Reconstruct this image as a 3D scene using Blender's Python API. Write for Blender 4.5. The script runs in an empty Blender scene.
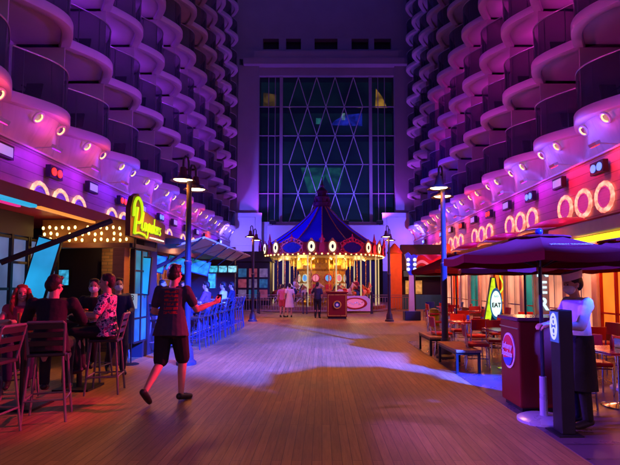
import bpy, math, random
from mathutils import Vector, Matrix, Euler
random.seed(7)
C = bpy.context.scene.collection
SC = bpy.context.scene
PI = math.pi
R = math.radians

# ------------------------------------------------------------------ camera, night sky, moon, exposure
cam_d = bpy.data.cameras.new("camera")
cam = bpy.data.objects.new("camera", cam_d); C.objects.link(cam)
cam.location = (0.0, 0.0, 1.6)
cam.rotation_euler = (R(90 + 3.5), 0, 0)
cam_d.sensor_width = 36.0
cam_d.lens = 36.0 * 470 / 620
cam_d.shift_x = -12 / 620
cam_d.shift_y = 23.8 / 620
cam_d.clip_start = 0.05
cam_d.clip_end = 600
SC.camera = cam

world = bpy.data.worlds.new("World"); SC.world = world
world.use_nodes = True
wn = world.node_tree.nodes; wl = world.node_tree.links
bg = wn.get("Background") or wn.new("ShaderNodeBackground")
sky = wn.new("ShaderNodeTexSky"); sky.sky_type = 'NISHITA'; sky.sun_disc = False
sky.sun_elevation = R(6.0); sky.sun_rotation = R(150)
tint = wn.new("ShaderNodeVectorMath"); tint.operation = 'MULTIPLY'; tint.inputs[1].default_value = (0.14, 0.10, 1.0)
wl.new(sky.outputs[0], tint.inputs[0]); wl.new(tint.outputs[0], bg.inputs[0])
bg.inputs[1].default_value = 0.12

sun_d = bpy.data.lights.new("moonlight", 'SUN'); sun_d.energy = 0.004; sun_d.angle = R(0.5)
sun_d.color = (0.6, 0.65, 1.0)
sun = bpy.data.objects.new("moonlight", sun_d); C.objects.link(sun)
sun.location = (0, 0, 60); sun.rotation_euler = (R(40), 0, R(150))

SC.view_settings.view_transform = 'Standard'
SC.view_settings.look = 'None'
SC.view_settings.exposure = 0.0
SC.view_settings.gamma = 1.0
SC.view_settings.use_curve_mapping = False
SC.render.engine = 'CYCLES'
SC.cycles.use_denoising = True
try:
    SC.cycles.denoiser = 'OPENIMAGEDENOISE'
except Exception:
    pass
SC.cycles.max_bounces = 6
SC.cycles.diffuse_bounces = 3
SC.cycles.glossy_bounces = 3
SC.cycles.transparent_max_bounces = 10
SC.cycles.sample_clamp_indirect = 4.0
SC.cycles.caustics_reflective = False
SC.cycles.caustics_refractive = False

# ------------------------------------------------------------------ materials
MATS = {}
def mat(name, col, rough=0.5, metal=0.0, var=0.18, scale=5.0, bump=0.0, emit=None, strength=0.0, coat=0.0, stretch=None, spec=0.3):
    if name in MATS: return MATS[name]
    m = bpy.data.materials.new(name); m.use_nodes = True
    nt = m.node_tree; n = nt.nodes; l = nt.links
    p = n["Principled BSDF"]
    p.inputs["Roughness"].default_value = rough
    p.inputs["Metallic"].default_value = metal
    p.inputs["Coat Weight"].default_value = coat
    p.inputs["Specular IOR Level"].default_value = spec
    tc = n.new("ShaderNodeTexCoord"); mp = n.new("ShaderNodeMapping")
    if stretch: mp.inputs["Scale"].default_value = stretch
    l.new(tc.outputs["Object"], mp.inputs[0])
    nz = n.new("ShaderNodeTexNoise"); nz.inputs["Scale"].default_value = scale; nz.inputs["Detail"].default_value = 5
    l.new(mp.outputs[0], nz.inputs["Vector"])
    oi = n.new("ShaderNodeObjectInfo")
    a = n.new("ShaderNodeMath"); a.operation = 'MULTIPLY_ADD'
    l.new(nz.outputs["Fac"], a.inputs[0]); a.inputs[1].default_value = 2 * var; a.inputs[2].default_value = 1 - var
    b = n.new("ShaderNodeMath"); b.operation = 'MULTIPLY_ADD'
    l.new(oi.outputs["Random"], b.inputs[0]); b.inputs[1].default_value = 0.16; b.inputs[2].default_value = 0.92
    c = n.new("ShaderNodeMath"); c.operation = 'MULTIPLY'
    l.new(a.outputs[0], c.inputs[0]); l.new(b.outputs[0], c.inputs[1])
    vm = n.new("ShaderNodeVectorMath"); vm.operation = 'SCALE'
    vm.inputs[0].default_value = col
    l.new(c.outputs[0], vm.inputs["Scale"])
    l.new(vm.outputs[0], p.inputs["Base Color"])
    r = n.new("ShaderNodeMath"); r.operation = 'MULTIPLY_ADD'; r.use_clamp = True
    l.new(nz.outputs["Fac"], r.inputs[0]); r.inputs[1].default_value = 0.24; r.inputs[2].default_value = max(0.02, rough - 0.12)
    l.new(r.outputs[0], p.inputs["Roughness"])
    if bump:
        bp = n.new("ShaderNodeBump"); bp.inputs["Strength"].default_value = bump; bp.inputs["Distance"].default_value = 0.02
        l.new(nz.outputs["Fac"], bp.inputs["Height"]); l.new(bp.outputs[0], p.inputs["Normal"])
    if emit:
        p.inputs["Emission Color"].default_value = (*emit, 1); p.inputs["Emission Strength"].default_value = strength
    m["_bsdf"] = p.name
    MATS[name] = m
    return m

def lines_mat(name, col, axis, pitch, depth=0.35, rough=0.45, var=0.2, col2=None):
    """painted boards: grooves across one object axis"""
    if name in MATS: return MATS[name]
    m = mat(name, col, rough, var=var, scale=3)
    nt = m.node_tree; n = nt.nodes; l = nt.links; p = n["Principled BSDF"]
    tc = n.new("ShaderNodeTexCoord"); sp = n.new("ShaderNodeSeparateXYZ"); l.new(tc.outputs["Object"], sp.inputs[0])
    d = n.new("ShaderNodeMath"); d.operation = 'DIVIDE'; l.new(sp.outputs[axis], d.inputs[0]); d.inputs[1].default_value = pitch
    f = n.new("ShaderNodeMath"); f.operation = 'FRACT'; l.new(d.outputs[0], f.inputs[0])
    g = n.new("ShaderNodeMath"); g.operation = 'GREATER_THAN'; l.new(f.outputs[0], g.inputs[0]); g.inputs[1].default_value = 0.08
    bp = n.new("ShaderNodeBump"); bp.inputs["Strength"].default_value = depth; bp.inputs["Distance"].default_value = 0.03
    l.new(g.outputs[0], bp.inputs["Height"]); l.new(bp.outputs[0], p.inputs["Normal"])
    src = p.inputs["Base Color"].links[0].from_socket
    k = n.new("ShaderNodeMath"); k.operation = 'MULTIPLY_ADD'; l.new(g.outputs[0], k.inputs[0]); k.inputs[1].default_value = 0.5; k.inputs[2].default_value = 0.5
    vm = n.new("ShaderNodeVectorMath"); vm.operation = 'SCALE'; l.new(src, vm.inputs[0]); l.new(k.outputs[0], vm.inputs["Scale"])
    l.new(vm.outputs[0], p.inputs["Base Color"])
    return m

def deck_mat():
    m = bpy.data.materials.new("timber_decking"); m.use_nodes = True
    nt = m.node_tree; n = nt.nodes; l = nt.links; p = n["Principled BSDF"]; p.inputs["Specular IOR Level"].default_value = 0.35
    tc = n.new("ShaderNodeTexCoord"); mp = n.new("ShaderNodeMapping")
    mp.inputs["Rotation"].default_value = (0, 0, R(90))
    l.new(tc.outputs["Object"], mp.inputs[0])
    bt = n.new("ShaderNodeTexBrick"); l.new(mp.outputs[0], bt.inputs["Vector"])
    bt.inputs["Color1"].default_value = (0.30, 0.17, 0.068, 1); bt.inputs["Color2"].default_value = (0.22, 0.12, 0.048, 1)
    bt.inputs["Mortar"].default_value = (0.11, 0.065, 0.03, 1)
    bt.inputs["Scale"].default_value = 1.0; bt.inputs["Brick Width"].default_value = 2.2; bt.inputs["Row Height"].default_value = 0.092
    bt.inputs["Mortar Size"].default_value = 0.004; bt.inputs["Mortar Smooth"].default_value = 0.2; bt.inputs["Bias"].default_value = 0.0
    mp2 = n.new("ShaderNodeMapping"); mp2.inputs["Scale"].default_value = (9, 0.8, 1); l.new(tc.outputs["Object"], mp2.inputs[0])
    nz = n.new("ShaderNodeTexNoise"); nz.inputs["Scale"].default_value = 3.0; nz.inputs["Detail"].default_value = 7; nz.inputs["Roughness"].default_value = 0.65
    l.new(mp2.outputs[0], nz.inputs["Vector"])
    nb = n.new("ShaderNodeTexNoise"); nb.inputs["Scale"].default_value = 0.55; nb.inputs["Detail"].default_value = 6
    l.new(tc.outputs["Object"], nb.inputs["Vector"])
    a = n.new("ShaderNodeMath"); a.operation = 'MULTIPLY_ADD'; l.new(nz.outputs["Fac"], a.inputs[0]); a.inputs[1].default_value = 1.3; a.inputs[2].default_value = 0.35
    b = n.new("ShaderNodeMath"); b.operation = 'MULTIPLY_ADD'; l.new(nb.outputs["Fac"], b.inputs[0]); b.inputs[1].default_value = 1.7; b.inputs[2].default_value = 0.15
    c = n.new("ShaderNodeMath"); c.operation = 'MULTIPLY'; l.new(a.outputs[0], c.inputs[0]); l.new(b.outputs[0], c.inputs[1])
    vm = n.new("ShaderNodeVectorMath"); vm.operation = 'SCALE'; l.new(bt.outputs["Color"], vm.inputs[0]); l.new(c.outputs[0], vm.inputs["Scale"])
    l.new(vm.outputs[0], p.inputs["Base Color"])
    r = n.new("ShaderNodeMath"); r.operation = 'MULTIPLY_ADD'; l.new(nb.outputs["Fac"], r.inputs[0]); r.inputs[1].default_value = 0.35; r.inputs[2].default_value = 0.27
    l.new(r.outputs[0], p.inputs["Roughness"])
    h = n.new("ShaderNodeMath"); h.operation = 'MULTIPLY_ADD'; l.new(bt.outputs["Fac"], h.inputs[0]); h.inputs[1].default_value = -1.0; l.new(nz.outputs["Fac"], h.inputs[2])
    bp = n.new("ShaderNodeBump"); bp.inputs["Strength"].default_value = 0.45; bp.inputs["Distance"].default_value = 0.012
    l.new(h.outputs[0], bp.inputs["Height"]); l.new(bp.outputs[0], p.inputs["Normal"])
    return m

def glass_mat(name, col, alpha, rough=0.08):
    if name in MATS: return MATS[name]
    m = mat(name, col, rough, var=0.1)
    m.node_tree.nodes["Principled BSDF"].inputs["Alpha"].default_value = alpha
    return m

def emis(name, col, strength, var=0.0, scale=4.0):
    if name in MATS: return MATS[name]
    m = mat(name, tuple(0.2 * x for x in col), 0.5, emit=col, strength=strength, spec=0.15)
    if var:
        n = m.node_tree.nodes; l = m.node_tree.links; p = n["Principled BSDF"]
        tc = n.new("ShaderNodeTexCoord"); nz = n.new("ShaderNodeTexNoise"); nz.inputs["Scale"].default_value = scale; nz.inputs["Detail"].default_value = 3
        l.new(tc.outputs["Object"], nz.inputs["Vector"])
        r = n.new("ShaderNodeMapRange"); r.inputs["From Min"].default_value = 0.35; r.inputs["From Max"].default_value = 0.65
        r.inputs["To Min"].default_value = strength * (1 - var); r.inputs["To Max"].default_value = strength * (1 + var)
        l.new(nz.outputs["Fac"], r.inputs["Value"]); l.new(r.outputs[0], p.inputs["Emission Strength"])
    return m

# ------------------------------------------------------------------ mesh helpers
class MB:
    def __init__(s): s.v = []; s.f = []
    def add(s, vs, fs):
        o = len(s.v); s.v += [tuple(v) for v in vs]; s.f += [tuple(o + i for i in f) for f in fs]; return s
    def box(s, x0, x1, y0, y1, z0, z1):
        vs = [(x0,y0,z0),(x1,y0,z0),(x1,y1,z0),(x0,y1,z0),(x0,y0,z1),(x1,y0,z1),(x1,y1,z1),(x0,y1,z1)]
        return s.add(vs, [(3,2,1,0),(4,5,6,7),(0,1,5,4),(1,2,6,5),(2,3,7,6),(3,0,4,7)])
    def obox(s, c, size, rot=(0,0,0)):
        M = Matrix.Translation(Vector(c)) @ Euler(rot).to_matrix().to_4x4()
        o = len(s.v); s.box(-size[0]/2, size[0]/2, -size[1]/2, size[1]/2, -size[2]/2, size[2]/2)
        s.v[o:] = [tuple(M @ Vector(v)) for v in s.v[o:]]; return s
    def rings(s, rings, closed=True, caps=True):
        n = len(rings[0]); vs = [p for r in rings for p in r]; fs = []
        for i in range(len(rings) - 1):
            for j in range(n if closed else n - 1):
                k = (j + 1) % n
                fs.append((i*n+j, i*n+k, (i+1)*n+k, (i+1)*n+j))
        if caps and closed:
            fs.append(tuple(range(n-1, -1, -1))); fs.append(tuple(range((len(rings)-1)*n, len(rings)*n)))
        return s.add(vs, fs)
    def tube(s, p0, p1, r0, r1=None, n=10):
        return s.path([p0, p1], [r0, r0 if r1 is None else r1], n)
    def path(s, pts, r, n=8):
        pts = [Vector(p) for p in pts]
        rs = r if isinstance(r, (list, tuple)) else [r] * len(pts)
        ring = []; up = None
        for i, p in enumerate(pts):
            d = (pts[min(i+1, len(pts)-1)] - pts[max(i-1, 0)]).normalized()
            if up is None:
                up = Vector((0, 0, 1)) if abs(d.z) < 0.9 else Vector((1, 0, 0))
            a = d.cross(up)
            if a.length < 1e-4: a = d.cross(Vector((0.3, 1, 0.2)))
            a.normalize(); b = a.cross(d).normalized(); up = b
            ring.append([p + rs[i] * (math.cos(2*PI*j/n) * a + math.sin(2*PI*j/n) * b) for j in range(n)])
        return s.rings(ring)
    def lathe(s, prof, n=24, c=(0,0,0), arc=None):
        ring = []
        for (r, z) in prof:
            ring.append([(c[0] + max(r, 1e-4) * math.cos(2*PI*j/n), c[1] + max(r, 1e-4) * math.sin(2*PI*j/n), c[2] + z) for j in range(n)])
        return s.rings(ring)
    def ell(s, c, r, seg=14, rings=9, rot=None):
        if not isinstance(r, (tuple, list)): r = (r, r, r)
        M = Euler(rot).to_matrix() if rot else None
        rr = []
        for i in range(rings + 1):
            t = -PI/2 + PI * i / rings
            row = []
            for j in range(seg):
                p = Vector((r[0]*max(math.cos(t), 1e-3)*math.cos(2*PI*j/seg), r[1]*max(math.cos(t), 1e-3)*math.sin(2*PI*j/seg), r[2]*math.sin(t)))
                if M: p = M @ p
                row.append(p + Vector(c))
            rr.append(row)
        return s.rings(rr)
    def cone(s, p0, r0, p1, r1, n=12):
        """round cone: tapered limb with ball ends"""
        p0, p1 = Vector(p0), Vector(p1)
        s.tube(p0, p1, r0, r1, n); s.ell(p0, r0, n, 8); s.ell(p1, r1, n, 8); return s
    def torus(s, c, R0, r, axis='z', n=24, m=8, sx=1.0, sy=1.0, arc=(0, 2*PI)):
        full = abs(arc[1]-arc[0]) > 6.28
        rr = []
        cnt = n if full else n + 1
        for i in range(cnt):
            a = arc[0] + (arc[1]-arc[0]) * i / n
            row = []
            for j in range(m):
                b = 2*PI*j/m
                q = (R0 + r*math.cos(b))
                x, y, z = q*math.cos(a)*sx, q*math.sin(a)*sy, r*math.sin(b)
                if axis == 'x': x, y, z = z, x, y
                elif axis == 'y': x, y, z = x, z, y
                row.append((x + c[0], y + c[1], z + c[2]))
            rr.append(row)
        if full: rr.append(rr[0])
        return s.rings(rr, caps=not full)
    def disc(s, c, r, axis='z', n=24, t=0.01, sx=1.0, sy=1.0):
        rr = []
        for h in (-t/2, t/2):
            row = []
            for j in range(n):
                a = 2*PI*j/n; x, y, z = r*math.cos(a)*sx, r*math.sin(a)*sy, h
                if axis == 'x': x, y, z = z, x, y
                elif axis == 'y': x, y, z = x, z, y
                row.append((x+c[0], y+c[1], z+c[2]))
            rr.append(row)
        return s.rings(rr)
    def prism(s, poly, axis, a0, a1):
        """2D outline pushed along an axis"""
        rr = []
        for a in (a0, a1):
            if axis == 'x': rr.append([(a, p[0], p[1]) for p in poly])
            elif axis == 'y': rr.append([(p[0], a, p[1]) for p in poly])
            else: rr.append([(p[0], p[1], a) for p in poly])
        return s.rings(rr)
    def mesh(s, name, smooth=False):
        me = bpy.data.meshes.new(name); me.from_pydata(s.v, [], s.f); me.validate(); me.update()
        import bmesh
        bm = bmesh.new(); bm.from_mesh(me)
        bmesh.ops.recalc_face_normals(bm, faces=bm.faces); bm.to_mesh(me); bm.free()
        if smooth:
            me.polygons.foreach_set("use_smooth", [True] * len(me.polygons))
            try: me.set_sharp_from_angle(angle=R(38))
            except Exception: pass
        return me
    def build(s, name, material, parent=None, loc=(0,0,0), rot=(0,0,0), smooth=False, bevel=0.0):
        return link(name, s.mesh(name, smooth), material, parent, loc, rot, bevel)

def link(name, me, material=None, parent=None, loc=(0,0,0), rot=(0,0,0), bevel=0.0):
    o = bpy.data.objects.new(name, me); C.objects.link(o)
    if material is not None and not me.materials: me.materials.append(material)
    if material is not None and me.materials[0] != material:      # a shared mesh in another colour
        o.material_slots[0].link = 'OBJECT'; o.material_slots[0].material = material
    o.parent = parent; o.location = loc; o.rotation_euler = rot
    if bevel:
        b = o.modifiers.new("bevel", 'BEVEL'); b.width = bevel; b.segments = 2; b.limit_method = 'ANGLE'
    return o

def tag(o, label, cat, group=None, kind=None):
    if label: o["label"] = label
    if cat: o["category"] = cat
    if group: o["group"] = group
    if kind: o["kind"] = kind
    return o

def thing(name, label, cat, loc=(0,0,0), rz=0.0, group=None):
    o = bpy.data.objects.new(name, None); C.objects.link(o)
    o.empty_display_size = 0.2
    o.location = loc; o.rotation_euler = (0, 0, rz)
    return tag(o, label, cat, group)

def kids(o): return [c for c in bpy.data.objects if c.parent == o]
def dup(root, loc, rz=0.0, label=None, group=None):
    def cp(o, par):
        c = o.copy(); C.objects.link(c); c.parent = par
        for ch in list(o.children): cp(ch, c)
        return c
    r = cp(root, None); r.location = loc; r.rotation_euler = (0, 0, rz)
    if label: r["label"] = label
    if group: r["group"] = group
    return r

def text(name, s, size, material, parent, loc, rot, extrude=0.01, shear=0.0, align='CENTER', offset=0.0, width=1.0):
    cu = bpy.data.curves.new(name, 'FONT'); cu.body = s; cu.size = size; cu.extrude = extrude; cu.shear = shear
    cu.align_x = align; cu.align_y = 'CENTER'; cu.offset = offset
    cu.materials.append(material)
    o = bpy.data.objects.new(name, cu); C.objects.link(o); o.parent = parent; o.location = loc; o.rotation_euler = rot
    o.scale = (width, 1, 1)
    TEXTS.append(o)
    return o
TEXTS = []
def finish_texts():
    dg = bpy.context.evaluated_depsgraph_get(); dg.update()
    made = [(o, bpy.data.meshes.new_from_object(o.evaluated_get(dg), depsgraph=dg)) for o in TEXTS]
    for o, me in made:
        nm, par, loc, rot, sc = o.name, o.parent, o.location.copy(), o.rotation_euler.copy(), o.scale.copy()
        cu = o.data; ma = cu.materials[0]; bpy.data.objects.remove(o); bpy.data.curves.remove(cu)
        if not me.materials: me.materials.append(ma)
        q = bpy.data.objects.new(nm, me); C.objects.link(q); q.parent = par; q.location = loc; q.rotation_euler = rot; q.scale = sc
    TEXTS.clear()

def spot(name, parent, loc, target, power, col, angle=90, blend=0.5, size=0.06):
    d = bpy.data.lights.new(name, 'SPOT'); d.energy = power; d.color = col; d.spot_size = R(angle); d.spot_blend = blend; d.shadow_soft_size = size
    o = bpy.data.objects.new(name, d); C.objects.link(o); o.parent = parent; o.location = loc
    v = Vector(target) - Vector(loc); o.rotation_euler = v.to_track_quat('-Z', 'Y').to_euler()
    return o
def point(name, parent, loc, power, col, size=0.08):
    d = bpy.data.lights.new(name, 'POINT'); d.energy = power; d.color = col; d.shadow_soft_size = size
    o = bpy.data.objects.new(name, d); C.objects.link(o); o.parent = parent; o.location = loc
    return o
ORD = ['first','second','third','fourth','fifth','sixth','seventh','eighth','ninth','tenth','eleventh','twelfth','thirteenth']
# ------------------------------------------------------------------ shared materials
white_paint = mat("white_paint", (0.72, 0.70, 0.72), 0.45, var=0.08, scale=2)
slab_paint = mat("slab_paint", (0.64, 0.54, 0.66), 0.5, var=0.12, scale=1.5)
soffit_gloss = mat("soffit_gloss", (0.62, 0.56, 0.60), 0.30, var=0.12, scale=2.5, bump=0.5, stretch=(0.5, 3.0, 0.5))
boards = lines_mat("fascia_boards", (0.34, 0.24, 0.25), "Z", 0.29)
cabin_paint = mat("cabin_paint", (0.50, 0.44, 0.50), 0.6, var=0.15, scale=1)
rail_glass = glass_mat("smoked_glass", (0.03, 0.04, 0.07), 0.45, 0.08)
door_glass = mat("cabin_glass", (0.012, 0.016, 0.03), 0.1)
steel = mat("brushed_steel", (0.55, 0.55, 0.58), 0.3, 0.9, var=0.1)
chrome = mat("chrome", (0.75, 0.75, 0.77), 0.12, 1.0, var=0.05)
black_metal = mat("black_metal", (0.018, 0.018, 0.02), 0.4, 0.3, var=0.3)
dark_paint = mat("dark_paint", (0.03, 0.025, 0.032), 0.5, var=0.3)
rail_metal = mat("rail_metal", (0.5, 0.48, 0.5), 0.35, 0.6)
tower_paint = mat("tower_paint", (0.36, 0.33, 0.42), 0.55, var=0.15, scale=0.6)
tower_glass = glass_mat("tower_glass", (0.012, 0.04, 0.045), 0.55, 0.05)
lav_wall = mat("pale_wall_paint", (0.55, 0.52, 0.6), 0.5, var=0.1, scale=0.8)
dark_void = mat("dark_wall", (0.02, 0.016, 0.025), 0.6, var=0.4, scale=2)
maroon = mat("maroon_paint", (0.15, 0.006, 0.007), 0.45, var=0.15, spec=0.25)
red_paint = mat("red_paint", (0.42, 0.012, 0.012), 0.4, var=0.12, spec=0.3)
red_vinyl = mat("red_vinyl", (0.50, 0.02, 0.018), 0.38, var=0.12)
wood = mat("varnished_wood", (0.26, 0.12, 0.05), 0.4, var=0.4, scale=4, stretch=(1, 1, 8))
bench_wood = lines_mat("bench_boards", (0.30, 0.15, 0.07), "X", 0.115, 0.5, 0.38)
deck = deck_mat()
e_warm = emis("lamp_warm", (1.0, 0.62, 0.25), 14)
e_bulb = emis("bulb_gold", (1.0, 0.60, 0.16), 6)
e_red = emis("lens_red", (1.0, 0.03, 0.015), 1.8)
e_blue = emis("lens_blue", (0.10, 0.18, 1.0), 2.2)
e_lav = emis("lens_lavender", (0.55, 0.35, 1.0), 0.6)
e_ring_r = emis("ring_amber_pink", (1.0, 0.20, 0.14), 2.6, 0.5, 6)
e_ring_l = emis("ring_amber", (1.0, 0.42, 0.26), 1.35, 0.5, 6)
e_cyan = emis("panel_cyan", (0.02, 0.38, 0.80), 0.8, 0.25, 1.2)
e_led_cyan = emis("led_cyan", (0.02, 0.45, 0.8), 0.9)
e_led_gold = emis("led_gold", (1.0, 0.34, 0.06), 0.9)
e_green = emis("neon_green", (0.50, 0.82, 0.01), 1.0)
e_spotring = emis("downlight_gold", (1.0, 0.62, 0.26), 2.0)

# ------------------------------------------------------------------ the ground
g = MB(); g.add([(-90,-60,0),(90,-60,0),(90,140,0),(-90,140,0)], [(0,1,2,3)])
tag(g.build("deck", deck), "brown timber boardwalk deck", "deck", kind="structure")
terr = lines_mat("terrace_tiles", (0.10, 0.06, 0.10), "Y", 0.4, 0.3, 0.3)
g = MB(); g.box(2.42, 8.4, -6, 13.5, -0.02, 0.006)
tag(g.build("terrace_floor", terr), "dark tiled terrace floor", "floor", kind="structure")

# ------------------------------------------------------------------ the two balcony blocks
CUSP, CH, SAG, Y0 = 8.7, 2.87, 0.72, 6.96
def arc(inset=0.0, n=18, trim=0.0):
    """scallop outline in bay coordinates: u = out from the cusp line, y along the wall"""
    out = []
    for i in range(n+1):
        t = -1 + 2*i/n; t = math.sin(t*PI/2) * (1 - trim)
        y = t*CH/2
        u = SAG*(0.55*max(0.0, 1-abs(t)**2.3)**0.8 + 0.225*(1+math.cos(PI*t))) + 0.10
        out.append((u - inset, y*(1 - inset*0.25)))
    return out
ZF0, DZ, NB = 7.0, 3.0, 13
def bay_y(k): return Y0 + CH*(k + 0.5)

def balcony_block(s, label, ledger):
    B = thing("balcony_block", label, "building", (s*9.2, 25.6, 0))
    ox, oy = s*9.2, 25.6
    def X(u): return s*(CUSP - u) - ox       # u = metres out from the cusp line towards the promenade
    def bx(m, u0, u1, y0, y1, z0, z1): m.box(min(X(u0), X(u1)), max(X(u0), X(u1)), y0-oy, y1-oy, z0, z1); return m
    bx(MB(), 0.08, -0.5, 3.0, 44.27, 3.2, 5.6).build("fascia", boards, B)
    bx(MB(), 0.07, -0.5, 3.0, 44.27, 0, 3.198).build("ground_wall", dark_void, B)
    bx(MB(), -1.75, -2.2, Y0, 44.27, 5.6, 33.5).build("cabin_wall", cabin_paint, B)
    m = MB(); bx(m, 0.14, 0.0, 3.0, 44.27, 5.6, 5.66); bx(m, 0.12, 0.081, 3.0, 44.27, 3.22, 3.34)
    m.build("trim_rail", white_paint, B)
    # scalloped soffit under the first floor of balconies
    m = MB(); A = arc(0, 16)
    for k in range(NB):
        rows = []
        for t in [i/8 for i in range(9)]:
            row = []
            for (u, y) in A:
                base = -0.06
                uu = base + (u - 0.30 - base) * t
                bulge = 0.03 * math.sin(PI*t) * (0.3 + u/SAG)
                row.append((X(uu + bulge), y + bay_y(k) - oy, 5.662 + 1.05*(t**0.9)))
            rows.append(row)
        m.rings(rows, closed=False, caps=False)
    m.build("soffit", soffit_gloss, B, smooth=True)
    # balcony prototype pieces, in bay coordinates
    def P(u, y, z): return (-s*u, y, z)
    def slab():
        m = MB(); rr = []
        A0 = arc(0, 24)
        def row(ins, z, back):
            A2 = [(u - ins, max(-CH/2+0.001, min(CH/2-0.001, y))) for (u, y) in A0]
            return [P(max(u, -0.3 - ins*0.2), y, z) for (u, y) in A2] + [P(back, CH/2-0.001, z), P(back, -CH/2+0.001, z)]
        for (ins, z, bk) in ((0.09,0.0,-1.75),(0.02,-0.015,-1.75),(0.0,-0.05,-1.75),(0.0,-0.29,-1.75),(0.02,-0.32,-1.75),(0.07,-0.33,-1.75),(0.34,-0.33,-1.75),(0.37,-0.31,-1.745),(0.40,-0.20,-1.74)):
            rr.append(row(ins, z, bk))
        m.rings(rr); return m.mesh("balcony", True)
    def railing():
        m = MB(); A1, A2 = arc(0.10, 20, 0.03), arc(0.12, 20, 0.03)
        rr = []
        for (u1, y1), (u2, y2) in zip(A1, A2):
            rr.append([P(u1, y1, 0.02), P(u1, y1, 1.27), P(u2, y2, 1.27), P(u2, y2, 0.02)])
        m.rings(rr); return m.mesh("railing", True)
    def handrail():
        m = MB(); A1 = arc(0.11, 20, 0.03)
        m.path([P(u, y, 1.30) for (u, y) in A1], 0.028, 8)
        for i in (0, 4, 8, 12, 16, 20):
            u, y = A1[i]; m.tube(P(u-0.03, y, 0), P(u-0.03, y, 1.28), 0.016, n=6)
        return m.mesh("handrail", True)
    def partition():
        m = MB(); m.box(min(-s*-0.05, -s*-1.74), max(-s*-0.05, -s*-1.74), CH/2-0.05, CH/2-0.004, 0.001, 2.665)
        return m.mesh("partition")
    def door():
        m = MB(); m.box(min(-s*-1.68, -s*-1.745), max(-s*-1.68, -s*-1.745), -0.95, 0.75, 0.02, 2.15)
        return m.mesh("door")
    def chair():
        m = MB()
        a = s*0.25
        m.box(min(a, a+s*0.5), max(a, a+s*0.5), -0.28, 0.28, 0.34, 0.40)
        m.obox((a+s*0.05 - s*0.02, 0.30, 0.62), (0.5, 0.05, 0.55), (R(-14), 0, 0))
        for dx in (0.02, 0.46):
            for dy in (-0.25, 0.25): m.tube((a+s*dx, dy, 0), (a+s*dx, dy, 0.36), 0.02, n=6)
            m.box(a+s*dx-0.025, a+s*dx+0.025, -0.28, 0.28, 0.55, 0.58)
        return m.mesh("balcony_chair")
    ms, mr, mh, mp, md, mc = slab(), railing(), handrail(), partition(), door(), chair()
    rnd = random.Random(5 + s)
    for k in range(1, NB):
        yend = Y0 + CH*(k+1)
        for r in range(0, 9):
            if ZF0 + DZ*r > 1.6 + 0.612*yend + 3.2: break
            b = link("balcony", ms, slab_paint, B, (s*CUSP - ox, bay_y(k) - oy, ZF0 + DZ*r))
            link("railing", mr, rail_glass, b); link("handrail", mh, rail_metal, b)
            link("partition", mp, cabin_paint, b); link("door", md, door_glass, b)
            if r in (1, 2) and k < 10:
                point("balcony_fill", b, (s*0.95, 0.3, 2.25), 13, (0.36,0.04,1.0) if s < 0 else (0.9,0.03,0.6), 0.12)  # added fill without a fixture, brightens the cabin wall
            if r < 2 and k < 9:
                ch = link("balcony_chair", mc, black_metal, None, (s*CUSP, bay_y(k) + rnd.uniform(-0.5, 0.4), ZF0 + DZ*r), (0, 0, 0))
                ledger.append((ch, s, k, r))
    # downlights in the soffit
    for k in range(1, NB):
        for d in (-0.62, 0.55):
            o = bpy.data.objects.new("downlight", DL_MESH); C.objects.link(o); o.parent = B
            if not DL_MESH.materials: DL_MESH.materials.append(white_paint)
            o.location = (X(0.38), bay_y(k) + d - oy, 6.50); o.rotation_euler = (0, s*R(52), 0)
            link("lens", DL_LENS, e_spotring, o)
    # glowing portholes in threes
    for gidx in range(-1, 6):
        for d in (0, 1.15, 2.3):
            o = link("porthole", PH_PLATE[s], PH_MAT[s], B, (X(0.10), 14.1 + 4.9*gidx + d - oy, 4.27), (0, 0, 0 if s < 0 else PI))
            link("glowing_ring", PH_RING[s], e_ring_r if s > 0 else e_ring_l, o)
    return B
m = MB(); m.torus((0,0,0), 0.17, 0.035, 'z', 20, 8); DL_MESH = m.mesh("downlight", True)
m = MB(); m.torus((0,0,-0.01), 0.122, 0.022, 'z', 18, 6, arc=(0.2, 3.5)); DL_LENS = m.mesh("lens", True)
PH_MAT = {}
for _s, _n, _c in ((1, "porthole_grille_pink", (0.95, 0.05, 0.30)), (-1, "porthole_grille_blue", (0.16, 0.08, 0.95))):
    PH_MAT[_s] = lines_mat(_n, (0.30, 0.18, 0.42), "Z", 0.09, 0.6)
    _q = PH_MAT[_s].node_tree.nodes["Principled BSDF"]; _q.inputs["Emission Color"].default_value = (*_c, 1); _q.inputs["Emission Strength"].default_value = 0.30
def lobes(rr, r, t=0.05):
    m = MB(); rows = []
    n = 72
    for i in range(n):
        a = 2*PI*i/n; q = rr * (1 + 0.018*math.cos(16*a))
        rows.append([(t + r*math.sin(b)*0.7, (q + r*math.cos(b))*math.cos(a), (q + r*math.cos(b))*math.sin(a)) for b in [2*PI*j/7 for j in range(7)]])
    rows.append(rows[0]); m.rings(rows, caps=False); return m.mesh("glowing_ring", True)
m = MB(); m.disc((0.02,0,0), 0.40, 'x', 32, 0.06); m.torus((0.05,0,0), 0.30, 0.025, 'x', 28, 6); PH_PLATE = {1: m.mesh("porthole", True), -1: m.mesh("porthole", True)}
PH_RING = {1: lobes(0.41, 0.075), -1: lobes(0.41, 0.07)}
chairs = []
BL = balcony_block(-1, "left hand balcony block with tiers of scalloped balconies lit violet above the bar", chairs)
BR = balcony_block(1, "right hand balcony block with tiers of scalloped balconies lit pink above the diner", chairs)
FLO = ['lowest', 'second']
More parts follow.
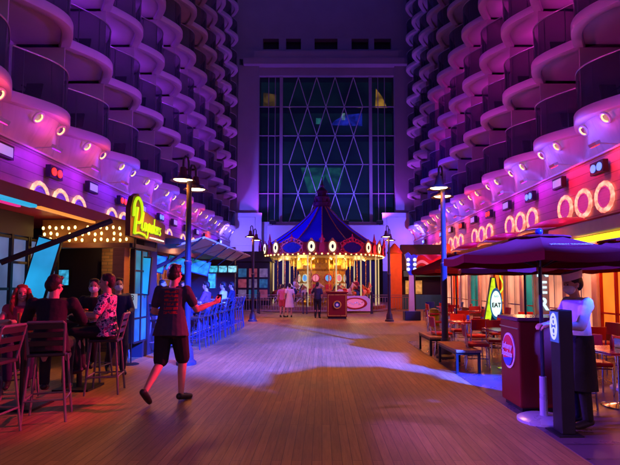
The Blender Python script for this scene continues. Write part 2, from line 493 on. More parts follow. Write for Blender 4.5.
for (o, s, k, r) in chairs:
    tag(o, "dark chair on the %s tier balcony, %s bay from near end, %s block" % (FLO[r], ORD[k-1], 'violet left' if s < 0 else 'pink right'), "chair", "chairs on the balconies")

# soffit point lights belonging to the downlights
cols_r = [(1,0.03,0.12),(0.12,0.10,1),(0.35,0.10,1),(1,0.05,0.25),(1,0.15,0.10),(0.4,0.06,1)]
cols_l = [(1,0.05,0.02),(1,0.04,0.08),(0.2,0.05,1),(0.08,0.06,1),(0.4,0.06,1),(0.08,0.06,1)]
for k in range(1, NB):
    point("downlight_lamp", BR, (8.7-0.95-9.2, bay_y(k)-25.6, 6.15), 40 if k < 5 else 22, (0.16, 0.10, 1.0) if k < 5 else cols_r[k % 6], 0.1)
    point("downlight_lamp", BL, (-8.7+0.95+9.2, bay_y(k)-25.6, 6.15), 18 if k < 4 else 20, (1.0, 0.07, 0.015) if k < 4 else cols_l[(k+5) % 6], 0.1)

# ------------------------------------------------------------------ floodlights and wash lights on the fascias
def flood_mesh():
    m = MB(); m.box(-0.06, 0.10, -0.34, 0.34, -0.19, 0.19); m.box(-0.14, -0.06, -0.06, 0.06, -0.08, 0.08)
    return m.mesh("floodlight")
FM = flood_mesh()
m = MB(); m.disc((0.11, 0, 0), 0.125, 'x', 18, 0.03); LENS = m.mesh("lens", True)
m = MB(); m.box(0.098, 0.112, -0.28, 0.28, -0.13, 0.13); LENS_SQ = m.mesh("lens")
def flood(s, y, z, kind, label, target=None, power=0, col=(1,1,1), angle=100, group=None, x=8.44, blend=0.4, size=0.07):
    T = thing("floodlight", label, "floodlight", (s*x, y, z), 0 if s < 0 else PI, group or "floodlights along the fascias")
    link("housing", FM, black_metal, T)
    if kind == 'lav': link("lens", LENS_SQ, e_lav, T)
    else:
        for d in (-0.16, 0.16): link("lens", LENS, {'red': e_red, 'blue': e_blue}[kind], T, (0, d, 0))
    if power:
        M = T.matrix_basis.inverted() if False else (Matrix.Translation(T.location) @ Matrix.Rotation(T.rotation_euler.z, 4, 'Z')).inverted()
        tl = M @ Vector(target)
        spot("flood_lamp", T, (0.18, 0, 0), tl, power, col, angle, blend, size)
    return T
PUR = (0.19, 0.01, 1.0); MAG = (0.80, 0.02, 0.62); BLU = (0.12, 0.12, 1.0); REDC = (1.0, 0.03, 0.05); PNK = (1.0, 0.06, 0.38); VIO = (0.32, 0.10, 1.0)
# right fascia: lit pairs, lavender boxes between them
rp = [(9.4,'red'), (14.1,'blue'), (18.8,'blue'), (23.5,'red'), (28.2,'red'), (32.9,'blue')]
for i, (y, c) in enumerate(rp):
    flood(1, y, 5.16, c, "%s twin lens floodlight on the pink right fascia, %s lit pair from the near end" % (c, ORD[i]),
          ((-4.0, 5.9, 1.5) if i == 0 else (-2.0, max(y + 6, 21), 0)), {'blue': 3000, 'red': 14000 if i == 0 else 900}[c], (0.16,0.12,1.0) if c == 'blue' else (1.0,0.02,0.14), 19 if i == 0 else 55)
for i, y in enumerate([11.75, 16.5, 21.2, 25.9, 30.6]):
    flood(1, y, 5.2, 'lav', "square lavender floodlight on the pink right fascia, %s square one from the near end" % ORD[i],
          (-8.2, y + 4, 9.3), 2700, [(0.34,0.01,1.0), PUR, PUR, PUR, PUR][i], 48, blend=1.0)
lp = [(14.6,'red'), (19.6,'red'), (24.3,'blue'), (29.0,'blue'), (33.7,'red')]
for i, (y, c) in enumerate(lp):
    flood(-1, y, 5.12, c, "%s twin lens floodlight on the violet left fascia, %s lit pair from the near end" % (c, ORD[i]),
          ((-0.6, 31, 5.6) if i == 3 else (1.0, y + 4.0, 0)), {'blue': 6000 if i == 3 else 3000, 'red': 700}[c], ((0.01,0.01,1.0) if i == 3 else (0.16,0.12,1.0)) if c == 'blue' else PNK, 42 if i == 3 else 60)
for i, y in enumerate([12.2, 17.0, 21.8, 26.6, 31.4]):
    flood(-1, y, 5.15, 'lav', "square lavender floodlight on the violet left fascia, %s square one from the near end" % ORD[i],
          (8.2, y + 4, 9.3), 2700, [(0.9,0.02,0.42), MAG, (0.6,0.02,0.8), PUR, PUR][i], 48, blend=1.0)
# one more pair each side beside the camera, continuing the rows
flood(1, -0.4, 7.0, 'blue', "blue twin lens floodlight high on the pink right wall beside the camera", (-1.0, 12.0, 0), 330000, (0.02, 0.065, 1.0), 26, blend=0.3, size=0.3)
flood(-1, 8.2, 5.15, 'blue', "blue twin lens floodlight on the violet left fascia above the terrace window", (2.9, 5.4, 1.2), 6000, (0.40,0.12,1.0), 24)

flood(-1, 3.5, 5.15, 'blue', "blue twin lens floodlight on the violet left fascia beside the camera", (4.2, 4.5, 0), 9000, (0.10, 0.015, 1.0), 24)
# wash lights on short arms at the top of each fascia
m = MB(); m.tube((0,0,0.06), (0.62,0,0.10), 0.02, n=6); m.obox((0.66,0,0.06), (0.16,0.34,0.10), (0, R(25), 0)); WASH = m.mesh("wash_light")
m = MB(); m.obox((0.64,0,-0.005), (0.11,0.28,0.02), (0, R(25), 0)); WLENS = m.mesh("lens")
def wash(s, y, col, colname, power, i):
    T = thing("wash_light", "small %s wash light on the %s fascia top, %s arm from the near end" % (colname, 'violet left' if s < 0 else 'pink right', ORD[i]), "wash light", (s*8.56, y, 5.62), 0 if s < 0 else PI, "wash lights on arms above the fascias")
    link("arm", WASH, white_paint, T)
    link("lens", WLENS, emis("lens_" + colname, col, 3.0), T)
    up = [(1,0.02,0.16)]*5 + [(1,0.03,0.28)]*4 + [(0.5,0.03,1)]*4 if s > 0 else [(1,0.02,0.08),(0.8,0.02,0.3)] + [(0.4,0.02,1)]*2 + [(0.10,0.04,1)]*9
    spot("wash_lamp", T, (0.66, 0, 0.14), (0.55, 0, 1.5), 26, up[i], 150, 0.8, 0.1)  # extra upward spot added to colour the slab rims above
    spot("wash_lamp", T, (0.66, 0, -0.06), (0.10, 0, -1.0), power, col, 160, 0.5, 0.1)
RD2 = (1.0,0.01,0.06); MG2 = (0.5,0.01,0.75); VI2 = (0.13,0.01,1.0); PU2 = (0.3,0.01,0.9)
wr = [(REDC,'red')]*3 + [(RD2,'crimson')] + [(MG2,'magenta')]*4 + [((1.0,0.05,0.2),'pink'),((1,0.16,0.06),'orange'),((1,0.2,0.06),'orange'),((1,0.06,0.2),'pink'),((0.6,0.03,0.8),'purple')]
wlft = [((1.0,0.02,0.10),'crimson'),((0.9,0.02,0.3),'rose')] + [(PU2,'purple')]*2 + [(VI2,'violet')]*3 + [(PU2,'purple')]*2 + [(VI2,'violet')]*2 + [((1,0.10,0.05),'orange'),(VI2,'violet')]
for i in range(13):
    y = 8.6 + 2.4*i
    wash(1, y, wr[i][0], wr[i][1], 140, i)
    wash(-1, y + 0.4, wlft[i][0], wlft[i][1], 125, i)

# ------------------------------------------------------------------ the glass lift tower at the end
T = thing("glass_tower", "tall tower closing the boardwalk, dark glass wall with white diamond lattice between violet piers", "tower", (0.45, 45.0, 0))
def tb(x0, x1, y0, y1, z0, z1, name, m_, par=None, bevel=0):
    return MB().box(x0-0.45, x1-0.45, y0-45, y1-45, z0, z1).build(name, m_, par or T, bevel=bevel)
tb(-8.15, -6.15, 44.6, 46.5, 5.6, 23.0, "pier", tower_paint); tb(7.05, 9.05, 44.6, 46.5, 5.6, 23.0, "pier", tower_paint)
tb(-10.9, 11.5, 45.6, 47, 26.2, 44, "wall", tower_paint)
tb(-10.9, 11.5, 45.2, 47, 23.9, 24.9, "wall", tower_paint)
tb(-10.9, -8.15, 45.0, 47, 5.6, 23.9, "wall", tower_paint); tb(9.05, 11.5, 45.0, 47, 5.6, 23.9, "wall", tower_paint)
tb(-7.6, 8.4, 44.1, 45.2, 22.9, 23.5, "cornice", tower_paint); tb(-6.6, 7.4, 44.3, 45.2, 23.503, 24.3, "cornice", tower_paint)
tb(-6.15, 7.05, 44.9, 46.5, 22.1, 22.9, "lintel", tower_paint)
# clerestory
tb(-10.9, 11.5, 46.3, 47, 24.9, 26.2, "recess", dark_void)
for (a, b) in ((-10.9,-5.9),(-4.3,-3.6),(-2.1,-0.75),(1.55,2.95),(4.65,5.2),(6.9,11.5)):
    tb(a, b, 45.5, 46.3, 24.9, 26.2, "pier", tower_paint)
# the big window
tb(-6.15, 7.05, 45.32, 45.36, 7.6, 22.1, "window", tower_glass)
tb(-6.15, 7.05, 46.5, 46.6, 7.6, 22.1, "room_wall", emis("added_room_glow", (0.10,0.36,0.62), 0.045, 0.7, 0.3))  # wall glow added to tint the dark glass blue-teal
for zz in (10.4, 16.1, 19.0): tb(-6.15, 7.05, 45.5, 46.5, zz-0.1, zz+0.1, "room_floor", dark_void)
lattice_paint = mat("lattice_paint", (0.62,0.60,0.70), 0.5)
m = MB(); m2 = MB()
zs = [7.6, 10.47, 13.35, 16.2, 19.1, 22.1]
for z in zs[1:-1]:
    m2.box(-6.15-.45, 7.05-.45, 0.20, 0.30, z-0.035, z+0.035)
for x in (-4.0, 4.75): m2.box(x-0.45-0.15, x-0.45+0.15, 0.10, 0.31, 7.6, 22.1)
for x in (-6.15+0.9, -6.15+1.55, 7.05-0.9, 7.05-1.55): m2.box(x-0.45-0.03, x-0.45+0.03, 0.22, 0.30, 7.6, 22.1)
m2.build("mullion", tower_paint, T)
st = 1.81
for lev in range(5):
    za, zb = zs[lev], zs[lev+1]
    off = 0.0 if lev % 2 == 0 else 0.5
    for i in range(-3, 4):
        for dirn in (-0.5, 0.5):
            xa = 0.38 + (i + off) * st; xb = xa + dirn * st
            if min(xa, xb) < -3.8 or max(xa, xb) > 4.6: continue
            m.tube((xa-0.45, 0.24, za), (xb-0.45, 0.24, zb), 0.045, n=6)
m.build("lattice", lattice_paint, T)
# reflections in the glass, added as glowing shapes before the room wall
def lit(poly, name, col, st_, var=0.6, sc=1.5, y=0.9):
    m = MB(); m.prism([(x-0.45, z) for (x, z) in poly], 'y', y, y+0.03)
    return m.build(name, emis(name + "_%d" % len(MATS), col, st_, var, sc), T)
lit([(-5.85,19.3),(-4.6,19.3),(-4.6,20.6),(-5.85,20.8)], "reflection_glow", (1.0,0.55,0.12), 0.22)
lit([(5.3,18.9),(6.6,19.0),(6.0,20.4),(5.4,21.2)], "reflection_glow", (1.0,0.5,0.06), 0.9)
lit([(0.9,17.5),(4.0,17.4),(4.0,18.7),(2.2,18.5),(1.2,17.9)], "reflection_glow", (0.03,0.05,1.0), 1.1)
lit([(-1.3,10.6),(-0.3,10.6),(0.3,12.4),(1.2,10.6),(1.6,10.6),(2.2,13.2),(-2.1,13.2)], "reflection_glow", (0.05,0.5,0.42), 0.4)
lit([(1.95,18.0),(2.3,18.0),(2.3,18.7),(1.95,18.7)], "reflection_glow", (0.5,0.9,1.0), 0.9)
lit([(-0.6,17.6),(-0.1,17.6),(-0.1,18.2),(-0.6,18.2)], "reflection_glow", (0.1,0.7,0.8), 0.5)
lit([(-3.4,18.9),(-3.1,18.9),(-3.1,19.4),(-3.4,19.4)], "reflection_glow", (1.0,0.7,0.3), 0.7)
lit([(3.6,18.95),(4.0,18.95),(4.0,19.35),(3.6,19.35)], "reflection_glow", (1.0,0.7,0.3), 0.7)
# pale base of the tower and the screens below it
tb(-10.9, 11.5, 44.3, 46, 4.9, 5.597, "wall", lav_wall)
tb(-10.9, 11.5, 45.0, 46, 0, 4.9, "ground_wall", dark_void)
tb(-8.15, 9.05, 44.45, 45.3, 5.601, 7.6, "base_panel", lav_wall)
tb(-5.1, 5.9, 43.4, 44.29, 4.2, 7.2, "canopy_panel", lav_wall, bevel=0.1)
for (s, lab) in ((-1, "left"), (1, "right")):
    E = thing("end_wall", "plain pale lavender return wall at the far end of the %s balcony block" % lab, "wall", (s*7.6, 44.0, 0))
    MB().box(-1.9, 1.9, 0.0, 0.28, 2.9, 8.4).build("wall", lav_wall, E)
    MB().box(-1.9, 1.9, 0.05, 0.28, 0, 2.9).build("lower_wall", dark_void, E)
    MB().box(-1.5, 1.3, -0.04, -0.003, 5.3, 8.0).build("raised_panel", lav_wall, E, bevel=0.02)
# tower uplights standing on the canopy panel
m = MB(); m.box(-0.3,0.3,-0.2,0.2,0.1,0.4); m.box(-0.05,0.05,-0.05,0.05,0,0.12); UP = m.mesh("uplight")
for i, (x, col) in enumerate(((-4.6,(0.42,0.05,0.9)),(-1.5,(0.14,0.1,1.0)),(2.2,(0.14,0.1,1.0)),(5.4,(0.42,0.05,0.9)))):
    U = thing("uplight", "black uplight on the pale canopy behind the carousel roof, %s from its left end" % ORD[i], "uplight", (x, 43.6, 7.2), 0, "uplights at the foot of the tower")
    link("housing", UP, black_metal, U)
    MB().box(-0.27,0.27,-0.17,0.17,0.402,0.41).build("lens", e_lav, U)
    spot("uplight_lamp", U, (0, 0, 0.5), (0 + (-2.6 if i == 0 else 2.4 if i == 3 else 0), 0.6, 6), 1400 if i in (0,3) else 900, col, 100, 0.8, 0.15)
for s in (-1, 1):
    flood(s, 38.5, 5.15, 'blue', "blue twin lens floodlight on the %s fascia, farthest, facing the end wall" % ('violet left' if s < 0 else 'pink right'), (s*6.5, 44.2, 6.0), 3000, (0.13,0.10,1.0), 110)

# ------------------------------------------------------------------ street lamps
def lamp(loc, label, rz=0.0, power=330):
    L = thing("street_lamp", label, "street lamp", loc, rz, "street lamps down the boardwalk")
    m = MB(); m.lathe([(0.20,0),(0.20,0.06),(0.15,0.10),(0.13,0.30),(0.10,0.36),(0.085,0.44)], 20); m.build("base", lamp_paint, L, smooth=True)
    m = MB(); m.lathe([(0.072,0.42),(0.066,2.0),(0.078,2.02),(0.078,2.08),(0.06,2.1),(0.05,3.72),(0.062,3.74),(0.062,3.80),(0.03,3.86)], 16); m.build("pole", lamp_paint, L, smooth=True)
    for s, dz, dy in ((-1, 0.0, -0.05), (1, -0.12, 0.25)):
        top = 4.30 + dz
        ox_ = s*0.125
        m = MB(); pts = [(0, 0, 3.5+dz), (ox_*0.05, dy*0.2, 3.8+dz), (ox_*0.15, dy*0.3, 4.14+dz), (ox_*0.3, dy*0.5, 4.23+dz), (ox_*0.65, dy*0.85, 4.25+dz), (ox_*0.95, dy, 4.19+dz), (ox_, dy, 3.98+dz)]
        m.path(pts, 0.022, 8); m.build("arm", lamp_paint, L, smooth=True)
        m = MB(); z = 3.73 + dz; x = s*0.125
        m.lathe([(0.03, z+0.30),(0.06,z+0.28),(0.085,z+0.12),(0.12,z+0.08),(0.24,z+0.015),(0.26,z),(0.25,z-0.005),(0.09,z+0.07),(0.03,z+0.08)], 24, (x, dy, 0))
        sh = m.build("lamp_shade", lamp_shade, L, smooth=True)
        m = MB(); m.ell((x, dy, z+0.03), (0.20, 0.20, 0.028), 18, 6); m.build("bulb", e_warm, sh, smooth=True)
        spot("street_bulb_lamp", L, (x, dy, z-0.03), (x, dy, 0), power, (1.0, 0.30, 0.02), 150, 0.7, 0.16)
    return L
lamp_paint = mat("lamp_post_paint", (0.035, 0.025, 0.045), 0.45, 0.0, spec=0.3)
lamp_shade = mat("lamp_shade_enamel", (0.10, 0.03, 0.04), 0.3, 0.2)
lamp((-2.74, 9.6, 0), "dark double headed street lamp just behind the walking man in shorts", 0.25)
lamp((2.70, 10.4, 0), "dark double headed street lamp standing beside the two wooden benches", 0.25)
lamp((-3.07, 20.9, 0), "dark double headed street lamp left of the carousel at the end of the bar counter", 0.1)
lamp((2.98, 20.9, 0), "dark double headed street lamp right of the carousel near the guitar post", 0.1)
lamp((-2.74, -1.6, 0), "dark double headed street lamp behind the camera on the bar side", 0.25, 1250)
lamp((2.70, -1.6, 0), "dark double headed street lamp behind the camera on the diner side", 0.25, 1250)

# ------------------------------------------------------------------ the carousel
CX, CY = 0.0, 32.0
K = thing("carousel", "lit carousel with a pointed blue tent roof and pink scrolled crest boards", "carousel", (CX, CY, 0))
gold = mat("gold_paint", (0.62, 0.36, 0.06), 0.3, 0.5, var=0.2, scale=9, bump=0.3)
pinkp = mat("pink_scroll", (0.42, 0.03, 0.08), 0.45, var=0.3, scale=9)
blue_canvas = mat("blue_canvas", (0.012, 0.014, 0.40), 0.6, var=0.2, scale=2)
dark_canvas = mat("navy_canvas", (0.02, 0.014, 0.10), 0.6, var=0.2)
creamp = mat("cream_paint", (0.75, 0.62, 0.40), 0.4)
MB().lathe([(0.01,0.02),(5.0,0.02),(5.0,0.10),(4.3,0.10),(4.3,0.30),(0.01,0.30)], 48).build("platform", wood, K)
# roof: fourteen gores, one canvas colour per gore
for idx, mm in ((0, blue_canvas), (1, dark_canvas)):
    m = MB()
    for k in range(14):
        if (k in (0, 1, 7, 8, 11)) != (idx == 1): continue
        a0, a1 = 2*PI*k/14 + PI/2, 2*PI*(k+1)/14 + PI/2
        rows = []
        for (r, z) in ((4.0,4.05),(3.2,4.55),(2.2,5.25),(1.2,6.1),(0.42,6.95)):
            row = []
            for j in range(7):
                a = a0 + (a1-a0)*j/6; sagz = -0.10*math.sin(PI*j/6)*r/4
                row.append((r*math.cos(a), r*math.sin(a), z + sagz))
            rows.append(row)
        m.rings(rows, closed=False, caps=False)
    m.build("roof", mm, K, smooth=True)
fin = MB(); fin.lathe([(0.40,6.85),(0.62,7.0),(0.62,7.22),(0.5,7.28),(0.52,7.6),(0.34,7.72),(0.30,7.9),(0.42,8.0),(0.30,8.12),(0.12,8.3),(0.16,8.42),(0.06,8.55),(0.03,9.0),(0.001,9.05)], 16)
for k in range(8):
    a = 2*PI*k/8; fin.tube((0.6*math.cos(a),0.6*math.sin(a),7.1),(0.34*math.cos(a),0.34*math.sin(a),7.95),0.06,0.02,6)
fin.build("finial", mat("finial_paint", (0.05,0.012,0.02), 0.4), K, smooth=True)
m = MB()
for k in range(14):
    a = 2*PI*k/14 + PI/2
    m.path([(r*math.cos(a), r*math.sin(a), z+0.02) for (r, z) in ((4.0,4.05),(3.2,4.55),(2.2,5.25),(1.2,6.1),(0.42,6.95))], 0.03, 6)
m.build("seam", gold, K, smooth=True)
# rounding boards
m = MB(); rows = []
for z, r in ((3.42,4.02),(3.42,4.12),(3.55,4.16),(4.15,4.12),(4.2,4.0),(4.0,3.95)):
    rows.append([(r*math.cos(2*PI*j/56), r*math.sin(2*PI*j/56), z) for j in range(56)])
m.rings(rows, caps=False); m.build("rounding_board", mat("board_red", (0.35,0.03,0.06), 0.35, var=0.3, scale=6), K)
# panels: seven repeats of scene panel, two oval mirrors and a small dark boss
m = MB(); m.disc((0,0,0), 0.5, 'y', 28, 0.06, 1.25, 0.62); SCENE = m.mesh("scene_panel", True)
m = MB()
m.torus((0,0,0), 0.5, 0.06, 'y', 32, 6, 1.35, 0.72)
for sgn in (-1, 1):
    for i in range(3):
        m.torus((sgn*(0.12+0.2*i), -0.03, 0.46-0.08*i), 0.11, 0.04, 'y', 12, 6)
    m.torus((sgn*0.66, -0.03, -0.2), 0.12, 0.04, 'y', 12, 6); m.torus((sgn*0.66, -0.03, 0.2), 0.12, 0.04, 'y', 12, 6)
m.tube((0,-0.02,0.36),(0,-0.02,0.82),0.10,0.02,6); m.ell((0,-0.03,0.58),(0.12,0.06,0.1),10,6)
SCROLL = m.mesh("scroll_frame", True)
m = MB(); m.disc((0,0,0), 0.26, 'y', 20, 0.05, 0.8, 1.25); OVAL = m.mesh("oval_mirror", True)
m = MB(); m.torus((0,0,0), 0.26, 0.05, 'y', 24, 6, 0.95, 1.4); m.ell((0,-0.02,0.42),(0.09,0.05,0.1),8,5); OFR = m.mesh("oval_frame", True)
m = MB(); m.disc((0,-0.03,0), 0.09, 'y', 12, 0.03, 0.8, 1.5); OCEN = m.mesh("keyhole", True)
m = MB(); m.disc((0,0,0), 0.20, 'y', 18, 0.05, 0.9, 1.5); m.tube((0,0,0.3),(0,0,0.98),0.14,0.015,6); m.ell((0,-0.02,0.5),(0.19,0.06,0.12),10,5); BOSS = m.mesh("boss", True)
scene_m = mat("painted_scene", (0.012,0.02,0.30), 0.6, var=0.6, scale=7, spec=0.1)
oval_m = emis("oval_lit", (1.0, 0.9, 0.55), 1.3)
ofr_m = mat("oval_gold", (0.45,0.30,0.08), 0.35, 0.3)
def ringpos(deg, r, z):
    a = R(-90 + deg); return (r*math.cos(a), r*math.sin(a), z), (0, 0, R(deg))
for k in range(7):
    base = 360/7*k
    for off, me, mm, nm, z in ((25.7, SCENE, scene_m, "scene_panel", 3.86), (8.6, OVAL, oval_m, "oval_mirror", 3.90), (-8.6, OVAL, oval_m, "oval_mirror", 3.90), (0, BOSS, pinkp, "boss", 3.82)):
        loc, rot = ringpos(base + off, 4.19, z)
        o = link(nm, me, mm, K, loc, rot)
        if nm == "scene_panel": link("scroll_frame", SCROLL, pinkp, o)
        if nm == "oval_mirror": link("oval_frame", OFR, ofr_m, o); link("keyhole", OCEN, dark_void, o)
# bulbs under the rounding board (70 visible-size bulbs)
m = MB(); m.ell((0,0,0), 0.045, 8, 6); BULB = m.mesh("bulb", True)
for k in range(72):
    loc, rot = ringpos(5*k, 4.17, 3.46); link("bulb", BULB, e_bulb, K, loc)
# ceiling and centre drum
MB().lathe([(4.0,3.40),(0.9,3.30),(0.9,3.36),(4.0,3.45)], 48).build("ceiling", creamp, K)
m = MB(); rows = []
for z, r in ((0.3,1.7),(0.5,1.75),(0.6,1.6),(2.5,1.6),(2.65,1.75),(3.3,1.8)):
    rows.append([(r*math.cos(2*PI*(j+.5)/12), r*math.sin(2*PI*(j+.5)/12), z) for j in range(12)])
m.rings(rows); D = m.build("centre_drum", gold, K)
for k in range(12):
    a = 30*k; rr = 1.58
    loc, rot = ringpos(a + 15, rr, 2.05); 
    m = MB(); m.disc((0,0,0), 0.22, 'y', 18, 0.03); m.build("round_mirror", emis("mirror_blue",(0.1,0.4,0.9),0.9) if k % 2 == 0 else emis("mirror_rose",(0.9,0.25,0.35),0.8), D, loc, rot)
    m = MB(); m.torus((0,0,0),0.24,0.04,'y',18,6); m.box(-0.36,0.36,-0.03,0.0,-1.4,-0.35) if k not in (0, 11) else m.box(-0.2,0.2,-0.02,0.01,-1.2,-0.4); m.build("ornate_panel", pinkp if k in (0, 11) else emis("panel_cream_glow",(0.9,0.85,0.5),0.55,0.4,3), D, loc, rot)  # cream panels given a glow of their own to look like lit mirrors
    loc, rot = ringpos(a, 2.1, 3.22)
    m = MB(); m.box(-0.3,0.3,-0.02,0.02,-0.35,0.12); 
    for q in (-0.2,0,0.2): m.ell((q,-0.04,-0.1),(0.09,0.04,0.16),8,5)
    m.build("valance", gold, K, loc, rot)
for k in range(14):
    loc, rot = ringpos(360/14*(k+0.5), 3.85, 0)
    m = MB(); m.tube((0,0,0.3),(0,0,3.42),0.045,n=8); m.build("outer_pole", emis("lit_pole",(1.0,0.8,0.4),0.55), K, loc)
m = MB(); m.ell((0,0,0),0.05,8,6); B2 = m.mesh("ceiling_bulb", True)
for k in range(18):
    for r in (1.8, 2.9):
        loc, rot = ringpos(20*k + (10 if r > 2 else 0), r, 3.27); link("ceiling_bulb", B2, e_bulb, K, loc)
for k in range(6):
    loc, rot = ringpos(60*k + 30, 2.5, 2.95); point("carousel_lamp", K, loc, 55, (1.0, 0.58, 0.16), 0.3)
# platform skirting lamps
# ------------------------------------------------------------------ voxel sculpting: limbs and lumps fused into one continuous skin
SCULPT = []
def sculpt(mb, name, material, parent, voxel=0.012, smooth=3, loc=(0,0,0), rot=(0,0,0)):
    o = mb.build(name, material, parent, loc, rot, smooth=True)
    r = o.modifiers.new("remesh", 'REMESH'); r.mode = 'VOXEL'; r.voxel_size = voxel; r.use_smooth_shade = True
    if smooth:
        q = o.modifiers.new("smooth", 'SMOOTH'); q.factor = 0.5; q.iterations = smooth
    SCULPT.append(o); return o
def finish_sculpts():
    dg = bpy.context.evaluated_depsgraph_get(); dg.update()
    done = []
    for o in SCULPT:
        e = o.evaluated_get(dg); me = bpy.data.meshes.new_from_object(e, depsgraph=dg); done.append((o, me))
    for o, me in done:
        old = o.data; o.modifiers.clear(); me.name = old.name
        for u in [x for x in bpy.data.objects if x.data == old]:
            u.data = me; u.modifiers.clear()
        me.polygons.foreach_set("use_smooth", [True]*len(me.polygons))
    SCULPT.clear()

# ------------------------------------------------------------------ carousel horses, fence, gate, booth
def horse_mb():
    m = MB()
    m.cone((0,-0.38,1.0),0.19,(0,0.35,1.02),0.20); m.cone((0,0.40,1.08),0.15,(0,0.62,1.45),0.09)
    m.cone((0,0.62,1.47),0.085,(0,0.86,1.34),0.05); m.cone((0.04,0.58,1.56),0.025,(0.04,0.58,1.64),0.01); m.cone((-0.04,0.58,1.56),0.025,(-0.04,0.58,1.64),0.01)
    for sx in (-0.1, 0.1):
        f = 0.12 if sx > 0 else -0.05
        m.cone((sx,0.40,0.92),0.085,(sx,0.62+f,0.72),0.05); m.cone((sx,0.62+f,0.72),0.048,(sx,0.45+f,0.50),0.035); m.ell((sx,0.46+f,0.46),(0.045,0.06,0.045),8,6)
        m.cone((sx,-0.40,0.95),0.11,(sx,-0.34-f,0.68),0.06); m.cone((sx,-0.34-f,0.68),0.05,(sx,-0.62-f,0.46),0.036); m.ell((sx,-0.65-f,0.42),(0.045,0.055,0.05),8,6)
    m.cone((0,-0.55,1.08),0.05,(0,-0.78,0.95),0.06); m.cone((0,-0.78,0.95),0.06,(0,-0.84,0.65),0.02)
    return m
hcols = [("bay",(0.30,0.10,0.03)),("white",(0.75,0.70,0.62)),("chestnut",(0.42,0.14,0.04)),("cream",(0.62,0.45,0.24))]
HB = []
for nm, c in hcols:
    H = thing("carousel_horse", "x", "carousel horse", (0,0,-50), 0, "horses on the carousel")
    sculpt(horse_mb(), "body", mat("horse_"+nm, c, 0.3, coat=0.4), H, 0.02, 2)
    m = MB(); m.ell((0,0.0,1.19),(0.16,0.22,0.06),12,6); m.box(-0.2,0.2,-0.12,0.12,0.92,1.16); m.torus((0,0.44,1.15),0.17,0.02,'y',16,6)
    m.build("saddle", red_paint if nm != "chestnut" else mat("saddle_blue",(0.03,0.1,0.5),0.35), H, smooth=True)
    m = MB(); m.cone((0,0.52,1.60),0.035,(0,0.36,1.30),0.05); m.cone((0,0.44,1.45),0.05,(0,0.30,1.2),0.04); m.build("mane", mat("mane_dark",(0.05,0.03,0.02),0.6), H, smooth=True)
    m = MB(); m.tube((0,0.1,0.3),(0,0.1,3.36),0.028,n=8); m.build("pole", mat("brass",(0.75,0.5,0.15),0.25,0.9), H)
    HB.append(H)
deg = [-62,-47,-30,-13,6,24,40,57]
n_ = 0
names_ = [x[0] for x in hcols]
for i, d in enumerate(deg):
    for r in (3.3,):
        a = R(-90 + d); q = i % 4
        h = dup(HB[q], (CX + r*math.cos(a), CY + r*math.sin(a), 0.30 + (0.12 if i % 2 else 0.0) - 0.3 + 0.3 - 0.0), R(d) + PI/2 * -1,
                "%s carousel horse on its pole, %s from the left in the front ring" % (names_[q], ORD[i]))
        h.location.z = 0.0 + (0.16 if i % 2 else 0.04)
for i, d in enumerate((-55,-20,16,50)):
    a = R(-90 + d); q = (i+1) % 4
    h = dup(HB[q], (CX + 2.3*math.cos(a), CY + 2.3*math.sin(a), 0.1), R(d) - PI/2, "%s carousel horse on its pole, %s from the left in the inner ring" % (names_[q], ORD[i]))
HORSE_PROTOS = HB

fence_m = mat("fence_cream", (0.30, 0.22, 0.18), 0.35)
def fence(x0, x1, y, label):
    F = thing("railing_fence", label, "fence", ((x0+x1)/2, y, 0)); L = x1 - x0
    m = MB()
    for z in (0.16, 0.92, 1.04): m.tube((-L/2,0,z),(L/2,0,z),0.022,n=6)
    m.build("rail", fence_m, F)
    m = MB(); n = int(L/0.14)
    for i in range(n): 
        x = -L/2 + L*(i+0.5)/n; m.tube((x,0,0.16),(x,0,0.92),0.012,n=5)
    m.build("balusters", fence_m, F)
    k = max(2, int(round(L/1.6))+1)
    for i in range(k):
        x = -L/2 + L*i/(k-1); m = MB(); m.lathe([(0.05,0),(0.05,0.05),(0.035,0.1),(0.035,1.06),(0.055,1.1),(0.05,1.18),(0.01,1.22)],10,(x,0,0)); m.build("post", dark_paint, F, smooth=True)
    return F
fence(-3.5, -1.05, 26.4, "cream railing fence in front of the carousel, behind the couple")
fence(-0.85, 0.9, 26.4, "cream railing fence in front of the carousel, behind the red booth")
fence(2.75, 4.9, 26.4, "cream railing fence in front of the carousel, right of the pink gate panel")
fence(-6.4, -3.65, 26.9, "cream railing fence left of the carousel behind the street lamp")
G = thing("carousel_gate", "white carousel gate with a pink rounded panel", "gate", (1.85, 26.4, 0))
m = MB(); m.prism([(-0.85,0.15),(0.85,0.15),(0.85,0.8),(0.6,1.0),(-0.6,1.0),(-0.85,0.8)],'y',-0.02,0.02); m.build("gate_board", mat("gate_white",(0.7,0.6,0.6),0.4), G)
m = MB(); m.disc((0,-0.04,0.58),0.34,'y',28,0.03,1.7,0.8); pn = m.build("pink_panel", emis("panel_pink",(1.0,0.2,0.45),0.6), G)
m = MB(); m.torus((0,-0.05,0.58),0.34,0.045,'y',28,6,1.75,0.85); m.build("panel_rim", red_paint, pn, smooth=True)
m = MB()
for i in range(9): m.ell((-0.4+0.1*i, -0.06, 0.58+0.06*math.sin(i*1.7)),(0.04,0.02,0.05),8,5)
m.build("scroll_work", mat("white_scroll",(0.8,0.7,0.75),0.4), pn)
for x in (-0.95, 0.95):
    m = MB(); m.lathe([(0.06,0),(0.06,0.08),(0.045,0.12),(0.045,1.1),(0.07,1.16),(0.02,1.26)],12,(x,0,0)); m.build("gate_post", dark_paint, G, smooth=True)

